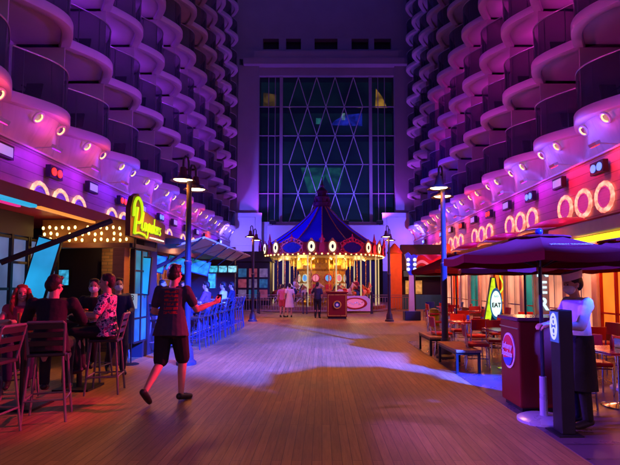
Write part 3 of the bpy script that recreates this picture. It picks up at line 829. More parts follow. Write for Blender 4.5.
T = thing("ticket_booth", "red ticket stand with gold edging and a round emblem before the carousel", "ticket stand", (0.72, 22.8, 0))
MB().box(-0.48,0.48,-0.3,0.3,0.08,1.22).build("cabinet", maroon, T, bevel=0.015)
MB().box(-0.44,0.44,-0.26,0.26,0,0.079).build("plinth", black_metal, T)
m = MB(); m.box(-0.53,0.53,-0.34,0.34,1.222,1.29); m.build("counter_top", maroon, T, bevel=0.015)
m = MB()
for (a,b,c,d) in ((-0.44,0.44,0.13,0.16),(-0.44,0.44,1.12,1.15),(-0.44,-0.41,0.161,1.119),(0.41,0.44,0.161,1.119)): m.box(a,b,-0.312,-0.301,c,d)
m.build("gold_edging", gold, T)
m = MB(); m.disc((0,-0.315,0.66),0.16,'y',24,0.03); e_ = m.build("emblem", mat("emblem_navy",(0.04,0.04,0.16),0.35), T)
m = MB(); m.torus((0,-0.33,0.66),0.17,0.03,'y',24,6); m.build("emblem_rim", gold, e_)
m = MB(); m.disc((0,-0.34,0.66),0.07,'y',6,0.02); m.build("emblem_star", mat("emblem_white",(0.8,0.7,0.7),0.4), e_)

# ------------------------------------------------------------------ guitar post, planter and the far shop fronts
T = thing("guitar_post", "giant guitar neck post with blue headstock and white tuning pegs", "sign post", (4.1, 21.6, 0))
MB().box(-0.36,0.36,-0.3,0.3,0,0.42).build("base", mat("base_navy",(0.02,0.03,0.10),0.4), T, bevel=0.03)
m = MB(); m.prism([(-0.13,0.42),(0.13,0.42),(0.10,2.05),(-0.10,2.05)],'y',-0.06,0.06); m.build("guitar_neck", mat("neck_pale",(0.45,0.30,0.30),0.35), T)
m = MB(); m.prism([(-0.10,2.052),(0.10,2.052),(0.21,2.25),(0.22,2.7),(0.30,2.95),(0.12,3.02),(0.0,2.96),(-0.14,3.12),(-0.30,3.0),(-0.22,2.7),(-0.21,2.25)],'y',-0.07,0.07); m.build("headstock", mat("headstock_blue",(0.03,0.05,0.5),0.3,coat=0.4), T, bevel=0.015)
m = MB(); m.ell((0,0,0),(0.085,0.04,0.085),12,8); PEG = m.mesh("tuning_peg", True)
for s in (-1,1):
    for z in (2.32,2.54,2.76): link("tuning_peg", PEG, emis("peg_white",(0.85,0.9,1.0),0.9), T, (s*0.15,-0.10,z))
T = thing("litter_bin", "lime green rounded bin standing near the guitar post", "bin", (4.45, 18.8, 0))
MB().lathe([(0.19,0),(0.21,0.03),(0.24,0.3),(0.21,0.56),(0.18,0.6),(0.12,0.6)],20).build("body", mat("lime_paint",(0.45,0.5,0.02),0.35), T, smooth=True)
MB().lathe([(0.17,0.601),(0.16,0.64),(0.05,0.68),(0.001,0.68)],20).build("lid", mat("lime_lid",(0.3,0.4,0.02),0.35), T, smooth=True)

S = thing("shop_front", "far shop front with orange lit columns and a red wavy awning right of the carousel", "shop", (6.2, 31.0, 0))
orange_p = mat("orange_paint", (0.60,0.18,0.03), 0.45)
for x in (-1.35, 2.2):
    MB().box(x-0.42,x+0.42,0.0,0.8,0,3.7).build("column", orange_p, S, bevel=0.03)
    m = MB(); m.lathe([(0.55,3.702),(0.5,3.8),(0.35,4.05),(0.1,4.35),(0.001,4.4)],16,(x,0.4,0)); m.build("column_cap", orange_p, S, smooth=True)
MB().box(-0.92,1.76,0.3,0.8,2.6,4.3).build("header", dark_void, S)
MB().box(-0.92,1.76,0.6,0.8,0,2.6).build("wall", dark_void, S)
MB().box(-0.6,0.5,0.54,0.59,1.0,1.9).build("window", emis("shop_window",(1.0,0.45,0.12),0.5,0.5,3), S)
MB().box(-0.92,1.76,0.2,0.59,0.002,0.95).build("counter", mat("counter_teal",(0.04,0.2,0.22),0.4), S)
m = MB(); m.box(-0.8,1.7,0.12,0.29,2.15,2.55); m.build("fascia_sign", mat("sign_teal",(0.03,0.15,0.16),0.4), S)
point("shop_lamp", S, (0.3,-0.9,2.9), 60, (1.0,0.3,0.03))
point("shop_lamp", S, (-1.9,-1.4,3.4), 60, (1.0,0.3,0.03))
# wavy awning nearer
A = thing("wavy_awning", "red awning with a white wavy stripe behind the street lamp", "awning", (6.75, 25.0, 0))
m = MB(); rows = []
for i in range(33):
    x = -1.7 + 3.4*i/32; w = 0.12*math.sin(i*0.62)
    rows.append([(x,0,2.55+w),(x,0.05,3.05+w*1.2),(x,1.2,3.3),(x,1.2,3.24),(x,0.12,2.98+w*1.2),(x,0.06,2.5+w)])
m.rings(rows); m.build("canopy", red_paint, A, smooth=True)
m = MB(); rows = []
for i in range(33):
    x = -1.7 + 3.4*i/32; w = 0.12*math.sin(i*0.62)
    rows.append([(x,-0.02,2.66+w),(x,-0.02,2.80+w*1.1),(x,-0.005,2.80+w*1.1),(x,-0.005,2.66+w)])
m.rings(rows); m.build("wavy_stripe", white_paint, A, smooth=True)
for x in (-1.6,1.6): m = MB(); m.tube((x,1.15,0),(x,1.15,3.25),0.05); m.build("post", black_metal, A)
# snack kiosk left of carousel
T = thing("snack_kiosk", "dark kiosk with small gridded lit windows left of the carousel", "kiosk", (-4.7, 30.2, 0))
MB().box(-1.6,1.35,0,1.6,0,3.1).build("wall", dark_void, T)
m = MB(); m.prism([(-1.8,3.1),(1.55,3.1),(1.1,3.75),(-1.4,3.75)],'y',-0.2,1.8); m.build("roof", dark_paint, T)
for i in range(4):
    for j in range(3):
        x = -1.35+0.68*i; z = 0.75+0.68*j
        w_ = MB().box(x,x+0.52,-0.02,-0.001,z,z+0.55).build("window", emis(["pane_rose","pane_blue","pane_lilac"][(i*2+j)%3],[(0.8,0.15,0.25),(0.08,0.35,0.7),(0.5,0.35,0.7)][(i*2+j)%3],0.2,0.5,4), T)
MB().box(-1.6,1.35,-0.5,-0.001,0.62,0.70).build("counter", wood, T)
# ------------------------------------------------------------------ the bar pavilion on the left
P = thing("bar_pavilion", "dark timber and steel sports bar pavilion with a red roof edge under the violet balconies", "bar", (-6.6, 10.0, 0))
def pb(x0,x1,y0,y1,z0,z1,name,m_,par=None,bevel=0): return MB().box(x0+6.6,x1+6.6,y0-10,y1-10,z0,z1).build(name,m_,par or P,bevel=bevel)
roof_red = mat("roof_red", (0.22,0.02,0.03), 0.4, var=0.2)
pb(-8.58,-5.02,2.0,19.5,2.98,3.18,"roof",roof_red)
pb(-5.018,-4.94,2.0,19.5,2.93,3.22,"roof_edge",roof_red)
brick = bpy.data.materials.new("brown_brick"); brick.use_nodes = True
_n = brick.node_tree.nodes; _l = brick.node_tree.links; _p = _n["Principled BSDF"]
_tc = _n.new("ShaderNodeTexCoord"); _mp = _n.new("ShaderNodeMapping"); _mp.inputs["Rotation"].default_value = (R(90),0,0); _l.new(_tc.outputs["Object"],_mp.inputs[0])
_b = _n.new("ShaderNodeTexBrick"); _b.inputs["Color1"].default_value=(0.34,0.19,0.08,1); _b.inputs["Color2"].default_value=(0.22,0.11,0.05,1); _b.inputs["Mortar"].default_value=(0.12,0.09,0.06,1)
_b.inputs["Scale"].default_value=1; _b.inputs["Brick Width"].default_value=0.24; _b.inputs["Row Height"].default_value=0.08; _b.inputs["Mortar Size"].default_value=0.008
_l.new(_mp.outputs[0],_b.inputs["Vector"]); _l.new(_b.outputs["Color"],_p.inputs["Base Color"]); _p.inputs["Roughness"].default_value=0.7
pb(-8.4,-5.35,11.4,11.6,0,2.97,"back_wall",dark_void)
pb(-5.349,-4.25,11.4,11.6,0,2.97,"brick_wall",brick)
# terrace facade with gridded windows
pb(-6.0,-5.8,2.0,9.4,0,0.5,"facade_wall",dark_paint); pb(-6.0,-5.8,2.0,9.4,2.55,2.978,"facade_wall",dark_paint)
pane_lav = emis("pane_lavender_blue",(0.22,0.34,0.75),0.36,0.35,1.2)
y = 2.05
while y < 9.3:
    f = pb(-5.95,-5.84,y+0.03,y+0.97,0.53,2.53,"window",pane_lav)
    m = MB()
    for yy in (0.0,0.5,1.0): m.box(0.65,0.82,y-10+yy-0.03,y-10+yy+0.03,0.5,2.55)
    for zz in (0.53,1.03,1.53,2.03,2.5): m.box(0.66,0.81,y-10+0.031,y-10+0.969,zz-0.025,zz+0.025)
    m.build("window_frame",black_metal,f); y += 1.035
# header with golden bulbs
Hd = pb(-5.8,-3.9,9.55,9.75,2.36,2.46,"header",wood)
pb(-5.8,-3.9,9.70,9.78,2.461,2.95,"header_board",mat("board_brown",(0.22,0.09,0.03),0.5))
for i in range(14):
    for j in range(3):
        if (i*3+j*5) % 7 == 0: continue
        o = link("bulb",BULB,e_bulb,Hd,(-5.7+0.13*i+6.6,9.60-10+0.03*(j%2)-0.02*j, 2.52+0.12*j+0.02*(i%2)))
        o.scale = (0.55,0.55,0.8)
point("bulb_glow",P,(1.8,-0.9,2.5),6,(1.0,0.5,0.12)); point("bulb_glow",P,(1.9,0.9,2.3),16,(1.0,0.5,0.14)); point("bulb_glow",P,(2.6,0.5,2.1),8,(1.0,0.5,0.12))
pb(-4.22,-3.98,9.45,9.72,0,2.359,"column",wood,bevel=0.01)
pb(-5.3,-4.9,11.3,11.398,0.2,2.2,"brick_pier",brick); pb(-4.75,-4.45,11.33,11.398,0.9,2.0,"poster_frame",gold)
# jutting facade past the header
fw = pb(-3.97,-3.90,9.76,10.5,0.4,2.35,"window",emis("pane_cyan_blue",(0.05,0.35,0.65),0.4,0.5,2))
m = MB()
for yy in (9.76,10.13,10.5): m.box(2.62,2.72,yy-10-0.025,yy-10+0.025,0.4,2.35)
for zz in (0.4,0.9,1.4,1.9,2.35): m.box(2.63,2.715,-0.214,0.474,zz-0.02,zz+0.02)
m.build("window_frame",black_metal,fw)
pb(-4.24,-4.0,10.55,11.39,0,2.95,"facade_wall",dark_void)
# counter roof with flip-up pale awnings
pb(-5.0,-3.55,11.62,19.4,2.62,2.76,"counter_roof",dark_paint)
pb(-8.4,-8.2,11.62,19.4,0,2.97,"back_wall",dark_void); pb(-8.2,-3.6,19.42,19.6,0,3.17,"end_wall",dark_void)
pb(-5.1,-5.0,11.62,19.4,2.5,2.97,"bulkhead",roof_red)
pale = mat("pale_awning",(0.55,0.48,0.36),0.5)
for i in range(5):
    yy = 11.8+1.55*i
    m = MB(); m.obox((3.28,yy-10+0.7,2.70),(0.75,1.36,0.05),(0,R(-16),0)); m.build("flap",pale,P)
    m = MB(); m.tube((2.95,yy-10,2.3),(3.58,yy-10+0.02,2.79),0.02,n=6); m.build("flap_strut",black_metal,P)
MB().tube((1.12,-2.0,1.98),(2.62,-1.15,2.82),0.05,n=4).build("outrigger",dark_paint,P); MB().tube((2.15,2.0,1.95),(3.1,2.1,2.42),0.05,n=4).build("outrigger",dark_paint,P)
m = MB(); m.obox((1.85,-1.0,2.9),(0.09,2.4,0.04)); m.build("led_strip",e_led_gold,P)
m = MB(); m.obox((1.80,-2.9,2.91),(0.12,1.3,0.05)); m.build("led_strip",e_led_cyan,P)
m = MB(); m.obox((1.4,-5.0,2.95),(0.06,6.0,0.03)); m.build("led_strip",emis("led_magenta",(0.9,0.03,0.3),0.9),P)
spot("soffit_lamp",P,(1.2,-1.2,1.9),(1.3,-1.2,3.0),26,(0.9,0.03,0.28),150,0.8,0.3)
# cyan lit screens
def screen(name,label,loc,rot,w,h,m_,kind="screen"):
    S = thing(name,label,kind,loc); S.rotation_euler = rot
    MB().box(-w/2-0.03,w/2+0.03,0.006,0.06,-h/2-0.03,h/2+0.03).build("casing",black_metal,S)
    MB().box(-w/2,w/2,0,0.0055,-h/2,h/2).build("display",m_,S); return S
screen("banner_screen","tall leaning cyan lit panel behind the red haired woman",(-5.45,9.1,1.92),(0,R(15),0),0.42,1.15,e_cyan)
screen("banner_screen","narrow upright cyan lit panel beside the wooden column",(-3.87,10.25,1.80),(0,R(4),0),0.20,0.78,e_cyan)
tvm = emis("tv_blue",(0.04,0.35,0.6),0.9,0.9,5)
screen("television","television with a blue picture on the dark wall behind the bar tables",(-6.3,11.3,1.78),(0,0,0),0.42,0.36,tvm)
for i in range(4):
    screen("television","television with pale cyan picture over the bar counter, %s of four from the left" % ORD[i],(-4.75+0.38*i,18.9,2.24),(R(-8),0,0),0.33,0.26,emis("tv_cyan_%d"%i,[(0.1,0.6,0.75),(0.05,0.5,0.7),(0.15,0.6,0.8),(0.3,0.75,0.9)][i],0.9,0.6,9))
screen("television","tall blue television at the back of the bar, right of the walking man",(-3.98,17.0,1.75),(0,0,0),0.26,0.52,emis("tv_tall",(0.05,0.45,0.75),0.9,0.6,6))
for i in range(3):
    screen("banner_screen","slanted blue glass panel over the bar counter, %s of three from the near end"%ORD[i],(-4.45+0.2*i,12.3+1.6*i,2.2),(0,R(14),R(20)),0.62,0.42,emis("glass_cyan",(0.03,0.3,0.55),0.75,0.7,4))

# the neon script sign
N = thing("neon_sign","green neon cursive script sign on an orange brown board over the bar entrance","neon sign",(-3.72,10.1,2.86),PI/2)
signboard = mat("sign_board_brown",(0.14,0.05,0.015),0.4,var=0.3)
m = MB(); m.prism([(-0.98,-0.30),(1.05,-0.30),(1.05,0.16),(-0.35,0.30),(-0.42,0.50),(-0.62,0.60),(-0.86,0.50),(-0.98,0.25)],'y',0.02,0.12); m.build("board",signboard,N)
m = MB(); m.tube((-0.6,0.07,-0.3),(-0.6,0.07,-0.5),0.02,n=6); m.tube((0.6,0.07,-0.3),(0.6,0.07,-0.42),0.02,n=6); m.box(-0.7,0.7,0.08,0.14,-0.5,-0.42); m.build("bracket",black_metal,N)
def stroke(m, pts, r=0.0165, y=-0.01):
    sp = [Vector((p[0], y, p[1])) for p in pts]; out = []
    for i in range(len(sp)-1):
        p0 = sp[max(i-1,0)]; p1 = sp[i]; p2 = sp[i+1]; p3 = sp[min(i+2,len(sp)-1)]
        for t in (0,0.25,0.5,0.75):
            out.append(0.5*((2*p1)+(-p0+p2)*t+(2*p0-5*p1+4*p2-p3)*t*t+(-p0+3*p1-3*p2+p3)*t**3))
    out.append(sp[-1]); m.path(out, r, 6)
m = MB()
stroke(m,[(-0.84,-0.24),(-0.80,0.0),(-0.72,0.30)],0.034)
stroke(m,[(-0.90,0.10),(-0.86,0.36),(-0.70,0.50),(-0.52,0.42),(-0.46,0.20),(-0.56,0.02),(-0.74,0.0)],0.030)
ls = 0.128
def L(i): return -0.48 + ls*i
b = -0.13
stroke(m,[(-0.84,-0.24),(-0.6,-0.20),(-0.30,-0.22)],0.022)
stroke(m,[(L(0)-0.02,b+0.03),(L(0)+0.06,b+0.30),(L(0)+0.10,b+0.36),(L(0)+0.02,b+0.1),(L(0)+0.05,b),(L(0)+0.10,b+0.04)])                    # l
def small(m, x, kind):
    if kind == 'a': stroke(m,[(x+.10,b+.17),(x+.03,b+.16),(x+.01,b+.06),(x+.05,b),(x+.09,b+.06),(x+.11,b+.17)]); stroke(m,[(x+.11,b+.17),(x+.10,b+.03),(x+.14,b+.02)])
    if kind == 'y': stroke(m,[(x+.01,b+.17),(x+.03,b+.03),(x+.08,b+.03),(x+.11,b+.17)]); stroke(m,[(x+.11,b+.17),(x+.08,b-.08),(x+.02,b-.14),(x-.03,b-.10)])
    if kind == 'm': stroke(m,[(x,b),(x+.02,b+.17),(x+.06,b+.15),(x+.06,b)]); stroke(m,[(x+.06,b+.12),(x+.10,b+.17),(x+.13,b+.12),(x+.13,b),(x+.16,b+.02)])
    if kind == 'k': stroke(m,[(x,b),(x+.04,b+.32)]); stroke(m,[(x+.10,b+.17),(x+.03,b+.08),(x+.11,b)])
    if kind == 'e': stroke(m,[(x+.01,b+.08),(x+.09,b+.11),(x+.07,b+.17),(x+.02,b+.12),(x+.03,b+.01),(x+.12,b+.03)])
    if kind == 'r': stroke(m,[(x,b),(x+.03,b+.17)]); stroke(m,[(x+.02,b+.11),(x+.06,b+.17),(x+.10,b+.15)])
    if kind == 's': stroke(m,[(x+.09,b+.16),(x+.03,b+.15),(x+.04,b+.09),(x+.08,b+.05),(x+.04,b),(x-.01,b+.02)])
for i, (c_, w) in enumerate((('a',1),('y',2),('m',3),('a',4.35),('k',5.4),('e',6.4),('r',7.35),('s',8.2))): small(m, L(w), c_)
m.build("lettering",e_green,N,smooth=True)
m = MB(); stroke(m,[(0.0,-0.24),(0.4,-0.235),(0.86,-0.24)],0.014); m.build("underline",emis("neon_white",(1,0.85,0.5),2.5),N,smooth=True)
point("neon_glow",N,(0,-0.3,0.05),9,(0.7,0.6,0.05),0.25)

# bar counter
K = thing("bar_counter","long blue lit bar counter lined with stools behind the walking man","bar counter",(-4.0,15.1,0))
MB().box(-0.30,0.20,-3.4,3.4,0.08,1.02).build("front",lines_mat("counter_boards",(0.12,0.13,0.22),"Y",0.16),K)
MB().box(-0.42,0.36,-3.5,3.5,1.022,1.08).build("counter_top",mat("counter_top",(0.20,0.16,0.18),0.25),K,bevel=0.012)
MB().box(-0.26,0.14,-3.4,3.4,0,0.079).build("plinth",black_metal,K)
m = MB(); m.tube((0.32,-3.3,0.22),(0.32,3.3,0.22),0.02,n=8); m.build("foot_rail",steel,K)
MB().box(0.201,0.215,-3.4,3.4,0.96,1.0).build("led_strip",emis("led_blue",(0.03,0.05,1.0),2.0),K)
for yy in (-2.6,-0.9,0.9,2.6): spot("counter_lamp",P,(-3.45+6.6,15.1+yy-10,2.58),(-3.25+6.6,15.1+yy-10,0.4),30,(0.04,0.05,1.0),110,0.6,0.1)
S = thing("bottle_shelf","back bar shelf of coloured bottles behind the counter","shelf",(-5.6,15.2,0))
MB().box(-0.2,0.2,-3.0,3.0,0,0.98).build("cabinet",dark_paint,S)
for z in (1.0,1.4,1.8): MB().box(-0.15,0.15,-3.0,3.0,z-0.018,z).build("shelf",wood,S)
MB().box(-0.2,-0.16,-3.0,3.0,0.982,2.3).build("back_panel",emis("bar_back_glow",(0.75,0.25,0.08),0.20,0.7,3),S)
m = MB(); m.lathe([(0.04,0),(0.042,0.02),(0.042,0.17),(0.016,0.23),(0.016,0.29),(0.001,0.29)],10); BOT = m.mesh("bottle",True)
bc = [(0.35,0.12,0.02),(0.05,0.25,0.08),(0.5,0.35,0.1),(0.05,0.15,0.4),(0.6,0.55,0.5)]; bn = ["amber","green","golden","blue","clear"]
rb = random.Random(3)
for j, z in enumerate((1.0,1.4,1.8)):
    for i in range(14):
        q = rb.randrange(5)
        o = link("bottle",BOT,None,None,(-5.55,12.5+0.42*i+rb.uniform(-.1,.1),z))

        o["_q"] = q
        tag(o,"%s bottle on the %s shelf behind the counter, %s from the near end" % (bn[q],['lowest','middle','top'][j],(ORD+['fourteenth'])[i]),"bottle","bottles behind the bar")
_bm = []
for q in range(5):
    me = BOT.copy(); me.name = "bottle_"+bn[q]; me.materials.clear(); me.materials.append(mat("bottle_"+bn[q],bc[q],0.1)); _bm.append(me)
for o in list(bpy.data.objects):
    if "_q" in o.keys(): o.data = _bm[o["_q"]]; del o["_q"]
point("back_bar_lamp",S,(0.6,0.5,2.2),26,(1.0,0.32,0.16)); point("back_bar_lamp",S,(0.5,2.6,2.0),16,(1.0,0.12,0.3))

# ------------------------------------------------------------------ bar stools and high tables
def stool_proto(legmat, name="bar_stool"):
    T = thing(name,"x","bar stool",(0,0,-40))
    m = MB(); m.box(-0.20,0.20,-0.20,0.20,0.76,0.80); m.build("seat",mat("stool_seat",(0.03,0.022,0.025),0.45),T,bevel=0.012)
    for sx in (-1,1):
        for sy in (-1,1):
            m = MB(); top = (sx*0.17,sy*0.17,0.76) ; m.tube((sx*0.23,sy*0.23,0),top,0.0155,n=6); m.build("leg",legmat,T)
    m = MB(); q = 0.212
    for (a,b) in (((-q,-q),(q,-q)),((q,-q),(q,q)),((q,q),(-q,q)),((-q,q),(-q,-q))): m.tube((a[0],a[1],0.26),(b[0],b[1],0.26),0.012,n=6)
    m.build("footrest",legmat,T)
    m = MB(); m.path([(-0.185,-0.18,0.78),(-0.20,-0.27,1.15),(-0.18,-0.275,1.17),(0.18,-0.275,1.17),(0.20,-0.27,1.15),(0.185,-0.18,0.78)],0.016,6)
    m.build("back_frame",legmat,T)
    m = MB()
    for z in (0.92,1.02,1.12): m.obox((0,-0.18-0.09*(z-0.78)/0.38,z),(0.38,0.018,0.06),(R(13),0,0))
    m.build("backrest",mat("stool_slats",(0.03,0.02,0.024),0.45),T)
    return T
leg_dark = mat("stool_legs",(0.14,0.11,0.13),0.4,0.0)
SP = stool_proto(leg_dark)
SP2 = stool_proto(mat("stool_legs_blue_lit",(0.035,0.03,0.08),0.4))  # counter copy of the legs, blue light put into a darker colour
def stool(x,y,face,label,grp): return dup(SP2 if "counter" in grp else SP,(x,y,0),face,label,grp)
# stool faces +y locally; face angle turns it
g1 = "stools round the high tables"
stool(-3.55,5.05,PI/2,"dark slat backed stool nearest the camera at the near high table",g1)
stool(-3.30,5.75,0.35,"dark slat backed stool under the man in the black jacket",g1)
stool(-3.25,7.15,PI/2+0.2,"dark slat backed stool under the person in the floral shirt",g1)
stool(-4.42,6.95,-2.5,"dark slat backed stool under the red haired woman",g1)
stool(-3.86,8.02,PI,"dark slat backed stool under the masked man in black",g1)
stool(-3.65,4.25,PI/2,"empty dark stool cut by the left edge of the photo at the near high table",g1)
stool(-4.9,5.0,-PI/2,"empty dark stool on the wall side of the near high table",g1)
stool(-4.9,7.2,-PI/2,"empty dark stool on the window side of the far high table",g1)
for i in range(9):
    stool(-3.22 + 0.02*(i%2),11.95+0.76*i,PI/2 + 0.1*((i*7)%3-1),"dark stool lit blue at the bar counter, %s from the near end"%ORD[i],"stools along the bar counter")
stool(-4.55,10.6,0.4,"empty dark stool against the dark bar wall below the neon sign, left one","stools below the sign")
stool(-3.75,11.1,-0.5,"empty dark stool against the dark bar wall below the neon sign, right one","stools below the sign")
def high_table(x,y,label,lx=0.62,ly=0.62):
    T = thing("high_table",label,"bar table",(x,y,0))
    MB().box(-lx/2,lx/2,-ly/2,ly/2,1.03,1.08).build("tabletop",mat("table_dark",(0.05,0.035,0.05),0.22),T,bevel=0.01)
    m = MB(); m.tube((0,0,0.03),(0,0,1.029),0.04,n=10); m.build("pedestal",black_metal,T)
    m = MB(); m.box(-0.27,0.27,-0.27,0.27,0,0.03); m.build("base",black_metal,T)
high_table(-3.95,6.3,"dark high table between the red haired woman and the man in black",0.72,0.72); high_table(-3.78,7.42,"dark high table between the masked man and the floral shirt",0.55,0.6); high_table(-4.25,4.9,"empty dark high table nearest the camera",0.7,0.8)
m = MB(); m.lathe([(0.03,0),(0.035,0.14),(0.032,0.14),(0.027,0.01),(0.001,0.01)],12); GL = m.mesh("glass",True)
gm = mat("drink_amber",(0.5,0.2,0.05),0.1)
for (x,y,lab) in ((-3.75,6.15,"beside the man in black"),(-4.15,6.5,"in front of the red haired woman"),(-3.65,7.3,"in front of the floral shirt"),(-3.8,7.6,"in front of the masked man")):
    tag(link("drink_glass",GL,gm,None,(x,y,1.08)),"small drink glass on the high table "+lab,"glass","glasses on the high tables")
for i in range(6): tag(link("drink_glass",GL,gm,None,(-3.85+0.05*(i%2),12.3+1.05*i,1.08)),"drink glass standing on the blue lit bar counter, %s from the near end"%ORD[i],"glass","glasses on the counter")
# sign stand
T = thing("sign_stand","small white sign with dark ring marks on a thin black pole by the bar","sign",(-3.86,9.6,0))
MB().lathe([(0.16,0),(0.16,0.015),(0.02,0.03),(0.014,0.04),(0.014,1.12),(0.001,1.12)],14).build("pole",black_metal,T)
MB().box(-0.10,0.10,-0.012,0.012,1.121,1.42).build("board",emis("sign_pale",(0.5,0.6,0.8),0.55),T,bevel=0.005)
text("lettering","8",0.17,black_metal,T,(0,-0.016,1.335),(PI/2,0,0),0.003); text("lettering","3",0.15,black_metal,T,(0,-0.016,1.20),(PI/2,0,0),0.003)
# ------------------------------------------------------------------ the diner on the right
D = thing("diner","fifties style diner front with orange lit panels, pale columns and red domed awnings","diner",(7.2,14.0,0))
def db(x0,x1,y0,y1,z0,z1,name,m_,par=None,bevel=0): return MB().box(x0-7.2,x1-7.2,y0-14,y1-14,z0,z1).build(name,m_,par or D,bevel=bevel)
pale_pink = mat("pale_column_paint",(0.62,0.50,0.46),0.4)
orange_lit = emis("orange_lit_panel",(1.0,0.21,0.02),1.0,0.35,0.9)
cream_lit = emis("cream_lit_panel",(1.0,0.34,0.20),1.1,0.35,0.8)
db(7.0,7.4,3.0,27.0,2.75,3.15,"lintel",red_paint)
db(6.9,8.6,3.0,27.0,3.151,3.3,"roof",maroon)
db(7.0,7.3,3.0,27.0,0,0.5,"plinth",maroon)
y = 3.2; i = 0
seq = ['o','o','o','o','c','o','c','c','t','c','o','c','t','c','o','c']
while y < 26.5:
    k = seq[i % len(seq)]
    w_ = db(7.12,7.2,y+0.12,y+1.36,0.501,2.749,"window" if k != 't' else "door",{'o':orange_lit,'c':cream_lit,'t':emis("teal_lit_door",(0.03,0.5,0.42),0.35,0.4,1)}[k])
    m = MB(); c_ = y+0.74-14
    for yy in (y+0.12,y+0.74,y+1.36): m.box(-0.15,-0.08,yy-14-0.025,yy-14+0.025,0.501,2.749)
    for zz in (0.9,2.1): m.box(-0.145,-0.085,y+0.146-14,y+1.334-14,zz-0.02,zz+0.02)
    m.build("window_frame",red_paint if k=='o' else chrome,w_)
    db(6.96,7.3,y-0.12,y+0.12,0.501,2.749,"column",pale_pink,bevel=0.03)
    y += 1.48; i += 1
# neon tube swirls on the window band
for q,(yy,cc,nm) in enumerate(((18.4,(0.6,0.9,0.05),'lime'),(19.4,(1.0,0.08,0.04),'red'))):
    m = MB(); pts = [(-0.18,yy-14+0.28*math.sin(t*0.55)*(1-t/30),1.0+t*0.07) for t in range(24)]
    m.path(pts,0.03,6); m.build("neon_tube",emis("neon_"+nm,cc,1.3),D,smooth=True)
# domed awnings above the roof line
for q,yc in enumerate((15.6,19.9,24.2)):
    m = MB(); rows = []
    for i in range(13):
        t = -1 + 2*i/12; yy = yc-14 + 1.6*t; h = 0.5*math.sqrt(max(0,1-t*t))+0.02
        rows.append([(0.9,yy,3.305)]+[(0.9-1.25*math.sin(a)*(0.35+0.65*math.sqrt(max(0,1-t*t))),yy,3.305+h*math.cos(a)) for a in [PI/2*j/7 for j in range(8)]])
    m.rings(rows); m.build("awning",red_paint,D,smooth=True)
    m = MB(); pts = []
    for i in range(25):
        t = -1.12+2.24*i/24; pts.append((0.9-1.27*(0.35+0.65*math.sqrt(max(0,1-min(1,t*t)))),yc-14+1.75*t,3.33+0.05*math.cos(t*PI*1.0)))
    m.path(pts,0.07,8); m.build("awning_edge",pale_pink,D,smooth=True)
# pale canopy slab with yellow light box at the near end
db(5.6,6.95,8.2,11.6,2.66,2.95,"entrance_canopy",pale_pink,bevel=0.03)
db(5.75,6.8,8.4,11.4,2.63,2.658,"canopy_light",emis("canopy_amber",(1.0,0.3,0.05),0.4))
db(5.58,5.62,8.6,10.4,2.50,2.62,"canopy_sign",emis("canopy_lime",(0.8,0.9,0.02),1.6))
for yy in (5.5,9.0,12.0,16.0,20.0,24.0): point("diner_lamp",D,(-0.42,yy-14,2.3),85,(1.0,0.26,0.10),0.2)
for yy in (7.5,11.5): point("diner_lamp",D,(-2.2,yy-14,2.3),30,(1.0,0.04,0.07),0.2)

# EAT cone sign
E = thing("eat_sign","lime green arrow shaped neon sign with a white oval reading EAT","neon sign",(4.42,12.2,0))
MB().lathe([(0.24,0),(0.24,0.03),(0.03,0.05),(0.03,0.55),(0.001,0.55)],16).build("stand",black_metal,E)
m = MB(); m.prism([(-0.26,0.46),(0.24,0.46),(0.25,0.95),(0.09,1.8),(-0.02,1.8)],'y',0.02,0.12); m.build("back_board",mat("sign_navy",(0.01,0.03,0.12),0.35),E)
m = MB(); m.prism([(-0.25,0.5),(-0.10,0.5),(0.0,1.1),(0.10,1.12),(0.055,1.78),(-0.01,1.78)],'y',0.0,0.018); m.build("arrow",emis("eat_lime",(0.6,0.9,0.02),0.9,0.4,6),E)
m = MB(); m.disc((0.07,-0.02,1.12),0.18,'y',28,0.03,0.74,1.95); ov = m.build("oval",emis("eat_white",(0.65,1.0,0.95),1.5),E)
m = MB(); m.torus((0.07,-0.03,1.12),0.18,0.02,'y',28,6,0.80,2.03); m.build("oval_rim",emis("eat_rim",(0.03,0.2,0.5),0.5),ov,smooth=True)
text("lettering","EAT",0.16,mat("sign_black",(0.01,0.02,0.05),0.4),ov,(0.07,-0.045,1.08),(PI/2,0,0),0.006,width=0.82,offset=0.006)
text("lettering","GO",0.075,MATS["sign_black"],ov,(0.07,-0.045,1.31),(PI/2,0,0),0.006)
# DINER pylon
E = thing("diner_sign","tall pale pylon with glowing white letters reading DINER from top to bottom","neon sign",(5.1,10.9,0))
MB().box(-0.16,0.16,0.0,0.12,0,2.70).build("pylon",mat("pylon_paint",(0.30,0.22,0.24),0.5),E,bevel=0.01)
for ch, z in zip("DINER",(2.54,2.24,1.92,1.53,1.15)):
    text("letter",ch,0.40 if z < 2 else 0.32,emis("letter_ice",(0.55,0.85,1.0),1.5),E,(0,-0.03,z),(PI/2,0,0),0.02,width=0.9,offset=0.008)

